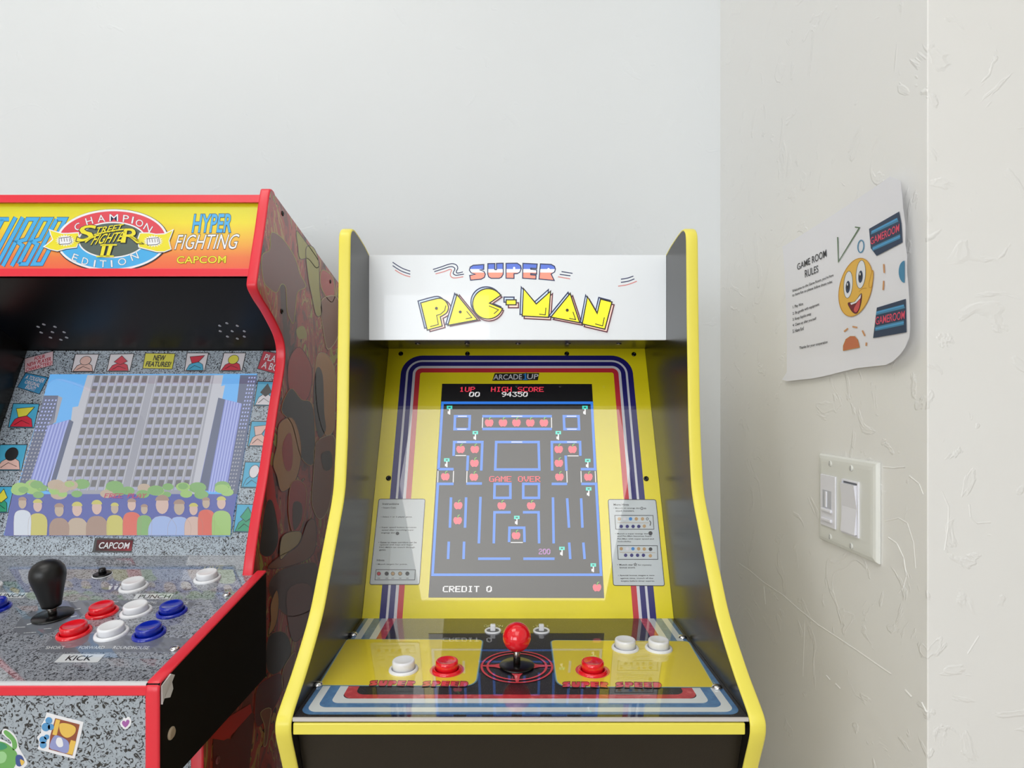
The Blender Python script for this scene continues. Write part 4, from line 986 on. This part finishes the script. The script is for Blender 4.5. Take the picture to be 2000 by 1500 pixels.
for x, y, s, sh in ((430, 985, 1.3, v_tan), (540, 975, 1.3, v_brown), (330, 990, 1.2, v_brown), (640, 980, 1.0, v_yel), (735, 960, 1.1, v_red), (805, 985, .9, v_grn), (905, 960, 1.7, v_blue2), (1000, 975, 1.4, v_blue2), (1080, 985, 1.1, v_skin), (1150, 950, 1.0, v_red), (1235, 950, 1.15, v_lgrn), (210, 965, 1.15, v_yel), (125, 950, 1.05, v_white)):
    fan(x, y, s, sh, random.choice([v_skin, v_skin, v_tan]), random.choice([v_brown, v_ink, v_brown, v_yel]), k); k += 4
A.pix('FREE PLAY', d2((588, 896), (818, 896), (808, 922), (580, 922)), v_txt, 36)
ss = b.build('screen', sfc); ss['label'] = 'screen showing tower blocks and a crowd'

# control deck: box wider than the body, sloping speckled panel
BX1 = -.3400; BX0 = 2 * SX - BX1; BT = .0130
DY0, DZ0, DY1, DZ1 = .5700, -.2733, .8798, -.2257     # panel plane, front and rear
dn = Vector((0, -(DZ1 - DZ0), DY1 - DY0)).normalized()
dfn_ = plane_fn((0, DY0, Z(DZ0)), dn)
dnn = dn
def dfn(px, py, lv=0):
    q = dfn_(px, py, 0); return q + dnn * (lv * LV)
def dk(y): return DZ0 + (DZ1 - DZ0) * (y - DY0) / (DY1 - DY0)
prof = [(.568, dk(.568) + .004), (.8146, dk(.8146) + .0045), (.8146, -.3755), (.568, -.3755)]
for s in (1, -1):
    xo = BX1 if s > 0 else BX0; xi = xo - s * BT
    b = MB(); b.prism_x([(y, Z(z)) for y, z in prof], min(xo, xi), max(xo, xi), mat('deck_black', (7, 7, 8), .5, spec=.25)); bs = b.build('deck_side', sfc); bs['label'] = 'plain black side of the control deck'
    t = MB(); T_trim(t, [(.8146, Z(prof[1][1])), (.70, Z(dk(.70) + .0043)), (.60, Z(dk(.60) + .0041)), (.571, Z(dk(.571) + .004)), (.5685, Z(dk(.568) + .0015)), (.568, Z(dk(.568) - .004)), (.568, Z(-.3755))], (xo + xi) / 2, BT, red_trim)
    t.build('edge_trim', bs)['label'] = 'red edge trim'
    if s > 0:
        q = plane_fn((BX1, 1, 1), (1, 0, 0))(334, 1432); m_ = MB(); m_.lathe([(.0062, 0), (.0062, .0008), (.0045, .0022), (.0018, .0010)], Vector((BX1, q.y, q.z)), (1, 0, 0), mat('beige_cap', (196, 176, 150), .35), 20); m_.build('screw_cap', bs)
        gfn = plane_fn((BX1, 1, 1), (1, 0, 0)); m_ = MB(); wp = mat('torn_white_edge', (226, 222, 222), .6)
        Q = [gfn(x, y) for x, y in ((314, 1340), (331, 1316), (337, 1318), (334, 1332), (335, 1345), (328, 1362), (319, 1364), (314, 1376))]
        n_ = len(Q); m_.add([Vector((BX1 + .0001, q.y, q.z)) for q in Q] + [Vector((BX1 + .0012 + .0006 * (i % 3), q.y, q.z)) for i, q in enumerate(Q)], [list(range(n_))[::-1], list(range(n_, 2 * n_))] + [(i, (i + 1) % n_, n_ + (i + 1) % n_, n_ + i) for i in range(n_)], wp)
        m_.build('torn_edge', bs)['label'] = 'torn white edge on the corner of the deck'
EI0, EI1 = BX0 + BT + .0002, BX1 - BT - .0002
b = MB()
vs = [(EI0, DY0 + .001, Z(dk(DY0 + .001))), (EI1, DY0 + .001, Z(dk(DY0 + .001))), (EI1, .8146, Z(dk(.8146))), (SI1, .8146, Z(dk(.8146))), (SI1, DY1 - .001, Z(dk(DY1 - .001))), (SI0, DY1 - .001, Z(dk(DY1 - .001))), (SI0, .8146, Z(dk(.8146))), (EI0, .8146, Z(dk(.8146)))]
vs = [Vector(v) for v in vs]; n_ = len(vs)
b.add(vs + [v - dnn * .005 for v in vs], [list(range(n_)), list(range(n_, 2 * n_))[::-1]] + [(i, n_ + i, n_ + (i + 1) % n_, (i + 1) % n_) for i in range(n_)], spk_cp)
A = Art(dfn, b)
d6 = crop(0, 1080, 6.667); d7 = crop(250, 1080, 5.557); d1 = crop(0, 1040, 3.261)
k_white, k_grey, k_ink, k_red, k_gold = lb('panel_white', (226, 230, 234)), lb('panel_grey', (112, 116, 126)), lb('panel_ink', (30, 30, 34)), lb('panel_red', (190, 70, 84)), lb('panel_gold', (196, 190, 150))
A.poly(d6((165, 1010), (260, 860), (560, 700), (830, 625), (1300, 612), (2200, 618), (2560, 622), (2490, 712), (2200, 690), (1450, 690), (1100, 800), (640, 1050), (300, 1070)), k_grey, 1)
A.poly(d6((700, 1090), (1210, 1050), (2600, 1120), (2520, 1290), (500, 1300)), k_grey, 1)
def plate(q, t, q2):
    A.poly(q, k_white, 3); A.text(t, q2, k_ink, 4, .014)
plate(d7((95, 447), (497, 445), (455, 505), (55, 505)), 'PUNCH', d7((135, 457), (470, 456), (445, 496), (105, 496)))
plate(d6((820, 1320), (1370, 1322), (1270, 1430), (705, 1428)), 'KICK', d6((905, 1342), (1225, 1342), (1170, 1405), (845, 1405)))
plate(d6((-75, 520), (365, 520), (300, 592), (-130, 592)), 'PUNCH', d6((-40, 533), (330, 533), (285, 580), (-80, 580)))
A.text('LIVE', d7((835, 150), (1040, 135), (1020, 180), (810, 195)), k_gold, 3, .006)
for t, q in (('SHORT', ((610, 1216), (852, 1216), (832, 1255), (590, 1255))), ('FORWARD', ((1045, 1216), (1372, 1216), (1348, 1255), (1020, 1255))), ('ROUNDHOUSE', ((1490, 1216), (1952, 1220), (1925, 1260), (1465, 1255)))):
    A.text(t, d6(*q), k_white, 3, .008)
for t, q in (('STRONG', ((180, 528), (318, 528), (305, 552), (165, 552))), ('FIERCE', ((510, 530), (660, 530), (648, 556), (495, 556)))): A.text(t, d7(*q), k_white, 3, .008)
A.text('JAB', d6((1460, 628), (1548, 628), (1538, 652), (1448, 652)), k_white, 3, .008)
for x, y, l in ((260, 975, 70), (620, 992, 50), (390, 1045, 80), (960, 640, 50), (1010, 735, 40), (960, 830, 40), (380, 930, 30)): A.poly(d6((x - l, y), (x + l, y - 14), (x + l, y - 2), (x - l, y + 12)), k_white, 3) if l < 45 else A.stroke(d6((x - l, y), (x + l, y - 8)), 1.2, spk_lt, 3)
A.poly(d6((1310, 470), (1420, 400), (1560, 410), (1560, 500), (1420, 515)), k_grey, 1)
for x in (1440, 1510):
    A.poly(d6(*ell(x + 14, 414, 16, 9, 10)), k_white, 3); A.poly(d6((x - 20, 432), (x + 36, 428), (x - 2, 480), (x - 26, 484)), k_white, 3)
A.stroke([(0, 1085.6), (480, 1085.6)], 1.0, k_white, 3)
deck = b.build('control_panel', sfc); deck['label'] = 'grey speckled control panel'
b = MB(); b.box((EI0, .5686, Z(-.2815)), (EI1, .5790, Z(-.2722)), red_trim); b.build('front_rail', sfc, .0008)['label'] = 'red front rail'
b = MB(); b.box((EI0, .5700, Z(-.2722)), (EI1, .5730, Z(-.2690)), mat('clear_edge', (226, 230, 234), .15)); b.build('acrylic_edge', sfc)
b = MB(); b.box((EI0, .5690, Z(-.3755)), (EI1, .5800, Z(-.2816)), spk); b.build('deck_front', sfc)['label'] = 'grey speckled front board of the control deck'
b = MB(); b.box((EI0, .5810, Z(-.3755)), (EI1, .8140, Z(-.366)), black_matte); b.build('deck_underside', sfc)
b = MB(); b.box((SI0, .700, Z(-1.305)), (SI1, .712, Z(-.376)), spk); b.build('front_panel', sfc)
for px, py, m, nm in ((200, 1197, red_plastic, 'red button'), (266, 1196, wht_plastic, 'white button'), (336, 1196, blue_plastic, 'blue button'), (145, 1237, red_plastic, 'red button'), (218, 1238.5, wht_plastic, 'white button'), (291.5, 1239, blue_plastic, 'blue button'),
                      (261, 1148, wht_plastic, 'white button'), (405, 1131, wht_plastic, 'white button'), (-10, 1189, blue_plastic, 'blue button'), (-27, 1148, wht_plastic, 'white button')):
    q = dfn(px, py); rocker_button(sfc, q, dnn, .0172, m, 'button', .0110, label=nm)
for px, py in ((200, 1122.5), (107, 1120)):
    q = dfn(px, py); b = MB(); b.lathe([(.0122, .0000), (.0122, .0004), (.0112, .0005)], q, dnn, wht_plastic, 32); b.lathe([(.0112, .0004), (.0112, .0016), (.0098, .0024), (.0070, .0022)], q, dnn, black_plastic, 32); t = b.build('toggle_switch', sfc)
    l = MB(); l.lathe([(.0050, .0005), (.0044, .0080), (.0036, .0092)], q + Vector((-.0005, .0015, 0)), dnn, black_plastic, 16); l.build('lever', t)
q = dfn(103.5, 1203.5); b = MB(); b.lathe([(.0208, .0006), (.0208, .0018), (.020, .0024), (.006, .0026)], q, dnn, black_plastic, 48); joy2 = b.build('joystick', sfc)
b = MB(); b.lathe([(.0044, .001), (.0044, .016)], q, dnn, steel, 24); b.lathe([(.0056, .0095), (.0056, .0115), (.0044, .0115)], q, dnn, steel, 24); b.build('shaft', joy2)
b = MB(); b.lathe([(.0062, .0125), (.0098, .0135), (.0108, .0180), (.0140, .0330), (.0168, .0440), (.0180, .0500), (.0181, .0545), (.0168, .0605), (.0136, .0655), (.0090, .0685), (.0040, .0698), (.0003, .0700)], q, dnn, mat('satin_black', (14, 14, 15), .38), 48); b.build('bat_top', joy2)['label'] = 'black bat-shaped joystick grip'
for px, py in ((442.5, 1162), (341, 1268)):
    q = dfn(px, py); b = MB(); b.lathe([(.0052, 0), (.0050, .0012), (.0040, .0026), (.0016, .0033), (.0002, .0034)], q, dnn, chrome, 20); b.build('bolt', deck)

# ------------------------------------------------------------------ stickers on the red cabinet's front board
FY = .5690 - .0003
tfn = plane_fn((0, FY, 1), (0, -1, 0))
d8 = crop(0, 1280, 3.571)
def stk(n, c): return mat('sticker_' + n, c, rough=.3, coat=.3)
t_white, t_purple, t_blue, t_brown, t_yel, t_lav, t_green, t_lgreen, t_teal, t_navy = stk('white', (242, 242, 246)), stk('purple', (168, 96, 170)), stk('blue', (86, 156, 210)), stk('brown', (150, 78, 54)), stk('yellow', (238, 196, 90)), stk('lavender', (150, 158, 210)), stk('green', (112, 178, 96)), stk('pale_green', (160, 214, 150)), stk('teal', (60, 150, 110)), stk('navy', (60, 84, 150))
def sticker(name, label, outline, cat='sticker'):
    b = MB(); q = [tfn(x, y) for x, y in outline]; n = len(q)
    b.add(q + [v + Vector((0, .0003, 0)) for v in q], [list(range(n)), list(range(n, 2 * n))[::-1]] + [(i, n + i, n + (i + 1) % n, (i + 1) % n) for i in range(n)], t_white)
    return b, Art(tfn, b)
def fin(b, name, label):
    return tag(b.build(name), label, 'sticker')
b, A = sticker('heart', '', catmull(d8((875, 440), (898, 428), (915, 455), (908, 490), (880, 514), (858, 508), (840, 484), (842, 462), (856, 452), (862, 434)), 4, True))
A.poly(d8((874, 504), (858, 490), (850, 474), (853, 460), (864, 455), (874, 462), (876, 466), (882, 452), (894, 448), (903, 458), (900, 474), (890, 490)), t_purple, 1)
fin(b, 'heart_sticker', 'tiny purple heart sticker with white rim on the grey speckled front of the red cabinet')
b, A = sticker('picture', '', d8((325, 398), (400, 420), (582, 465), (562, 560), (520, 722), (400, 692), (262, 655), (275, 610), (258, 570), (285, 540), (290, 480), (310, 450)))
A.poly(d8((385, 438), (556, 482), (505, 700), (340, 655), (350, 560)), t_brown, 1); A.poly(d8((390, 445), (420, 452), (395, 560), (365, 552)), t_yel, 2)
A.poly(d8((495, 590), (530, 600), (505, 694), (462, 684)), t_yel, 2)
A.poly(catmull(d8((415, 480), (470, 475), (525, 500), (520, 545), (470, 575), (425, 545)), 4, True), t_yel, 3)
A.poly(catmull(d8((380, 560), (440, 575), (480, 610), (470, 680), (400, 665), (345, 640)), 4, True), t_lav, 3); A.poly(catmull(d8((400, 575), (430, 580), (440, 630), (410, 640), (390, 610)), 4, True), t_white, 4)
for x, y, r in ((340, 455, 24), (320, 500, 30), (355, 500, 22), (300, 590, 26), (300, 625, 24), (325, 570, 18)): A.poly(d8(*ell(x, y, r, r, 16)), t_blue, 2)
fin(b, 'picture_sticker', 'square brown, yellow and blue picture sticker on the front of the red cabinet')
b, A = sticker('leaf', '', catmull(d8((-60, 600), (20, 590), (70, 620), (75, 600), (40, 570), (12, 540), (30, 512), (75, 530), (115, 575), (135, 650), (190, 745), (170, 780), (120, 830), (-60, 860)), 4, True))
A.poly(catmull(d8((25, 535), (40, 522), (75, 545), (110, 590), (118, 640), (90, 660), (80, 600), (40, 560)), 4, True), t_green, 1)
A.poly(catmull(d8((-50, 620), (20, 605), (80, 640), (120, 690), (110, 760), (60, 820), (-50, 840)), 4, True), t_green, 1); A.poly(catmull(d8((-40, 610), (20, 612), (50, 640), (10, 660), (-40, 650)), 4, True), t_teal, 2)
A.poly(catmull(d8((-30, 690), (20, 670), (48, 700), (30, 745), (-20, 750)), 4, True), t_lgreen, 2); A.poly(catmull(d8((112, 700), (150, 700), (168, 745), (140, 775), (112, 760)), 4, True), t_navy, 2); A.poly(catmull(d8((140, 725), (170, 742), (150, 768)), 4, True), t_yel, 3)
fin(b, 'leaf_sticker', 'green cut-out sticker at the left edge of the grey speckled front of the red cabinet')

# ------------------------------------------------------------------ paper with the game room rules
pp = crop(1500, 330, 3.488)
pap = mat('printer_paper', (240, 240, 246), .6)
top = pp((98, 528), (130, 512), (240, 442), (400, 340), (560, 236), (700, 142), (800, 74), (832, 52), (866, 66), (902, 82))
bot = pp((95, 1436), (130, 1446), (200, 1438), (300, 1428), (400, 1408), (500, 1382), (600, 1358), (700, 1346), (800, 1336), (850, 1312), (905, 1258), (935, 1215), (962, 1150))
def interp(L, u):
    k = u * (len(L) - 1); i = min(int(k), len(L) - 2); t = k - i; return (L[i][0] * (1 - t) + L[i + 1][0] * t, L[i][1] * (1 - t) + L[i + 1][1] * t)
def at_u(L, x):
    for (x0, y0), (x1, y1) in zip(L[:-1], L[1:]):
        if x0 <= x <= x1: return y0 + (y1 - y0) * (x - x0) / max(1e-6, x1 - x0)
    return L[0][1] if x < L[0][0] else L[-1][1]
edge_l = pp((98, 528), (112, 680), (120, 860), (128, 1100), (128, 1300), (128, 1385), (95, 1436))
edge_r = pp((902, 82), (914, 170), (920, 260), (938, 400), (934, 500), (948, 590), (946, 690), (956, 800), (966, 980), (968, 1080), (962, 1150))
def lift(px, py):
    s_ = max(0.0, min(1.0, (px - 1528) / 250)); t_ = max(0.0, min(1.0, (py - 350) / 400))
    return .0012 + .012 * s_ ** 2 + .005 * max(0, t_ - .86) / .14 * (1 - s_)
def qfn(px, py, lv=0):
    d = ray(px, py); return CAM + d * ((XR - lift(px, py) - lv * LV - (.0004 if lv else 0)) / d.x)
NU, NV = 64, 44
b = MB(); vs = []
for j in range(NV + 1):
    v = j / NV; le, re = interp(edge_l, v), interp(edge_r, v)
    for i in range(NU + 1):
        u = i / NU; tp, bt = interp(top, u), interp(bot, u)
        tl, tr, bl, br = top[0], top[-1], bot[0], bot[-1]
        x = (1 - v) * tp[0] + v * bt[0] + (1 - u) * le[0] + u * re[0] - ((1 - u) * (1 - v) * tl[0] + u * (1 - v) * tr[0] + (1 - u) * v * bl[0] + u * v * br[0])
        y = (1 - v) * tp[1] + v * bt[1] + (1 - u) * le[1] + u * re[1] - ((1 - u) * (1 - v) * tl[1] + u * (1 - v) * tr[1] + (1 - u) * v * bl[1] + u * v * br[1])
        vs.append(qfn(x, y))
n_ = len(vs); fs = [(j * (NU + 1) + i, (j + 1) * (NU + 1) + i, (j + 1) * (NU + 1) + i + 1, j * (NU + 1) + i + 1) for j in range(NV) for i in range(NU)]
b.add(vs, fs, pap, True); b.add([v + Vector((.0003, 0, 0)) for v in vs], [f[::-1] for f in fs], pap, True)
A = Art(qfn, b)
def pr(n, c): return mat('printed_' + n, c, rough=.6)
i_blk, i_grn, i_blu, i_org, i_yel, i_wht, i_ora, i_navy, i_neon, i_sky, i_gold, i_red, i_tongue, i_gry = pr('black', (46, 44, 48)), pr('green', (96, 122, 88)), pr('blue', (74, 140, 178)), pr('orange', (214, 156, 104)), pr('yellow', (240, 190, 84)), pr('white', (238, 240, 244)), pr('rust', (206, 122, 84)), pr('dark_blue', (50, 66, 92)), pr('neon_pink', (230, 84, 110)), pr('neon_blue', (88, 168, 220)), pr('gold', (206, 148, 50)), pr('dark_red', (120, 34, 48)), pr('tongue', (214, 90, 90)), pr('grey', (90, 90, 98))
A.text('GAME ROOM', pp((197, 648), (396, 547), (398, 598), (199, 690)), i_blk, 4, .004); A.text('RULES', pp((250, 690), (341, 655), (342, 702), (252, 741)), i_blk, 4, .004)
for t, x0, y0, x1, y1, h in (("Welcome to the Game Room, you're here", 165, 846, 445, 736, 24), ('to have fun so please follow these rules:', 165, 876, 438, 780, 24), ('1. Play Nice', 168, 956, 238, 932, 24), ('2. Be gentle with equipment', 168, 1000, 348, 934, 24),
                             ('3. Keep liquids away', 168, 1040, 293, 1000, 24), ('4. Clean up after yourself', 168, 1080, 327, 1032, 24), ('5. Have fun!', 168, 1118, 243, 1096, 24), ('Thanks for your cooperation', 213, 1234, 405, 1192, 24)):
    A.line(t, pp((x0, y0))[0], pp((x1, y1))[0], h / 3.488, i_blk, 4, .012)
A.stroke(pp((474, 464), (479, 632), (622, 400), (592, 396)), 2.2, i_grn, 4)
A.stroke(pp(*ell(632, 527, 20, 42, 28, .08)), 1.9, i_blu, 4, True)
def neon(q):
    A.poly(q, i_navy, 4); f = A.quad([q[0], q[1], q[-2] if len(q) == 4 else q[2], q[-1] if len(q) == 4 else q[-1]])
    return f
for q, tq, l1, l2 in ((((688, 408), (893, 290), (908, 370), (916, 500), (740, 592), (700, 540)), ((697, 470), (895, 372), (893, 425), (700, 518)), ((705, 430), (880, 340)), ((712, 545), (900, 458))),
                      (((741, 945), (938, 885), (943, 1112), (716, 1152)), ((733, 1010), (932, 965), (930, 1020), (733, 1062)), ((740, 978), (925, 930)), ((730, 1090), (925, 1046)))):
    A.poly(pp(*q), i_navy, 4); A.poly(pp((l1[0][0], l1[0][1] - 8), (l1[1][0], l1[1][1] - 8), (l1[1][0] + 8, l1[1][1] + 18), (l1[0][0] - 6, l1[0][1] + 18)), i_blu, 5); A.poly(pp((l2[0][0], l2[0][1] - 14), (l2[1][0], l2[1][1] - 14), (l2[1][0], l2[1][1] + 16), (l2[0][0], l2[0][1] + 14)), i_blu, 5)
    A.stroke(pp(*l1), 2.4, i_sky, 6); A.stroke(pp(*l2), 2.4, i_sky, 6); A.text('GAMEROOM', pp(*tq), i_neon, 8, .01)
A.outlined(pp(*ell(597, 806, 108, 202, 44, .24)), i_yel, i_gold, 1.4, 4)
A.outlined(catmull(pp((690, 770), (712, 690), (716, 730), (706, 800), (690, 806)), 4, True), i_yel, i_gold, 1.0, 6)
for x, y, rx, ry in ((546, 788, 30, 92), (632, 718, 32, 96)):
    A.outlined(pp(*ell(x, y, rx, ry, 28, .07)), i_wht, i_gry, .8, 6); A.poly(pp(*ell(x - 2, y + 16, 15, 42, 20, .07)), i_navy, 8); A.poly(pp(*ell(x - 3, y + 10, 8, 24, 16)), i_blk, 9); A.poly(pp(*ell(x - 5, y - 2, 4, 10, 10)), i_wht, 10)
A.outlined(catmull(pp((546, 912), (590, 905), (636, 848), (632, 920), (608, 980), (580, 978), (556, 945)), 4, True), i_red, i_blk, .8, 6)
A.poly(pp((560, 915), (592, 905), (634, 852), (630, 880), (600, 912), (566, 926)), i_wht, 8); A.poly(catmull(pp((590, 940), (625, 890), (622, 940), (604, 974), (586, 968)), 4, True), i_tongue, 8)
A.stroke(catmull(pp((620, 836), (645, 815), (672, 812)), 4), 1.0, i_gold, 6)
A.poly(pp(*ell(930, 700, 40, 75, 24, 0, 90, 270)), i_blu, 4)
for a in (((788, 648), (792, 708)), ((788, 762), (784, 825)), ((518, 1108), (545, 1086)), ((575, 1074), (608, 1080)), ((642, 1100), (660, 1138)), ((670, 1182), (668, 1205))): A.stroke(pp(*a), 3.0, i_org, 4)
A.outlined(pp((512, 1238), (512, 1205), (530, 1160), (560, 1140), (590, 1140), (612, 1165), (623, 1215)), i_ora, i_gold, .8, 4)
tag(b.build('rules_paper'), 'curling white sheet headed GAME ROOM RULES taped to the right wall above the light switch', 'paper')

# ------------------------------------------------------------------ light switch
sw_m = mat('switch_plate_white', (232, 233, 228), .28); sw_d = mat('switch_white', (240, 240, 248), .25); sw_s = mat('shadow_gap', (120, 122, 128), .6)
sw = thing('light_switch', 'white double light switch plate with a dimmer slider and a rocker on the right wall', 'light switch', (XR, .7643, Z(-.1293)))
b = MB(); y0, y1, z0, z1 = .6975, .8310, Z(-.1897), Z(-.0688)
L0 = [(XR, y0, z0), (XR, y1, z0), (XR, y1, z1), (XR, y0, z1)]
def ring(d, ins): return [(XR - d, y0 + ins, z0 + ins), (XR - d, y1 - ins, z0 + ins), (XR - d, y1 - ins, z1 - ins), (XR - d, y0 + ins, z1 - ins)]
rs = [ring(.0003, 0), ring(.0030, .0002), ring(.0052, .0022), ring(.0064, .0060), ring(.0068, .0105)]
vs = [v for r in rs for v in r]; fs = [(i * 4 + k, i * 4 + (k + 1) % 4, (i + 1) * 4 + (k + 1) % 4, (i + 1) * 4 + k) for i in range(len(rs) - 1) for k in range(4)] + [(16, 17, 18, 19), (3, 2, 1, 0)]
b.add(vs, fs, sw_m); b.build('plate', sw, .0008, 2)
X = XR - .0068
d_ = MB(); d_.box((X - .0020, .7812, Z(-.1663)), (X, .8190, Z(-.0962)), sw_d); dm = d_.build('dimmer', sw, .0008)
g_ = MB(); g_.box((X - .0022, .7905, Z(-.1410)), (X - .0018, .8125, Z(-.1170)), mat('slot_grey', (196, 198, 206), .5)); g_.build('slot', dm)
g_ = MB(); g_.box((X - .0034, .8010, Z(-.1400)), (X - .0018, .8050, Z(-.1185)), sw_d); g_.build('rib', dm, .0004)
for za in (-.1440, -.1570):
    g_ = MB(); g_.box((X - .0046, .7885, Z(za - .0022)), (X - .0016, .8140, Z(za + .0022)), sw_d); g_.build('slider', dm, .0012)
f_ = MB()
for a, c in (((.7300, -.1660), (.7322, -.0965)), ((.7650, -.1660), (.7672, -.0965)), ((.7322, -.1660), (.7650, -.1640)), ((.7322, -.0985), (.7650, -.0965))):
    f_.box((X - .0018, a[0], Z(a[1])), (X, c[0], Z(c[1])), sw_d)
rk = f_.build('rocker_frame', sw)
r_ = MB(); xa, xb = X - .0012, X - .0048
r_.add([(xb, .7330, Z(-.1630)), (xb, .7642, Z(-.1630)), (X - .0018, .7642, Z(-.1310)), (X - .0018, .7330, Z(-.1310)), (xb - .0008, .7330, Z(-.1012)), (xb - .0008, .7642, Z(-.1012)), (X, .7330, Z(-.1630)), (X, .7642, Z(-.1630)), (X, .7642, Z(-.1012)), (X, .7330, Z(-.1012))],
       [(0, 1, 2, 3), (3, 2, 5, 4), (0, 3, 4, 9, 6), (1, 7, 8, 5, 2), (4, 5, 8, 9), (0, 6, 7, 1)], sw_d); r_.build('rocker', rk)
g_ = MB(); g_.box((X - .0002, .7324, Z(-.1012)), (X + .0006, .7648, Z(-.0986)), sw_s); g_.build('gap', rk)
for yy, za in ((.7963, -.0796), (.7471, -.0808), (.7963, -.1790), (.7471, -.1795)):
    s_ = MB(); s_.lathe([(.0040, 0), (.0038, .0007), (.0026, .0012), (.0003, .0013)], (X - .0001, yy, Z(za)), (-1, 0, 0), sw_m, 20)
    s_.box((X - .0016, yy - .0004, Z(za - .003)), (X - .0011, yy + .0004, Z(za + .003)), sw_s); s_.build('screw', sw)
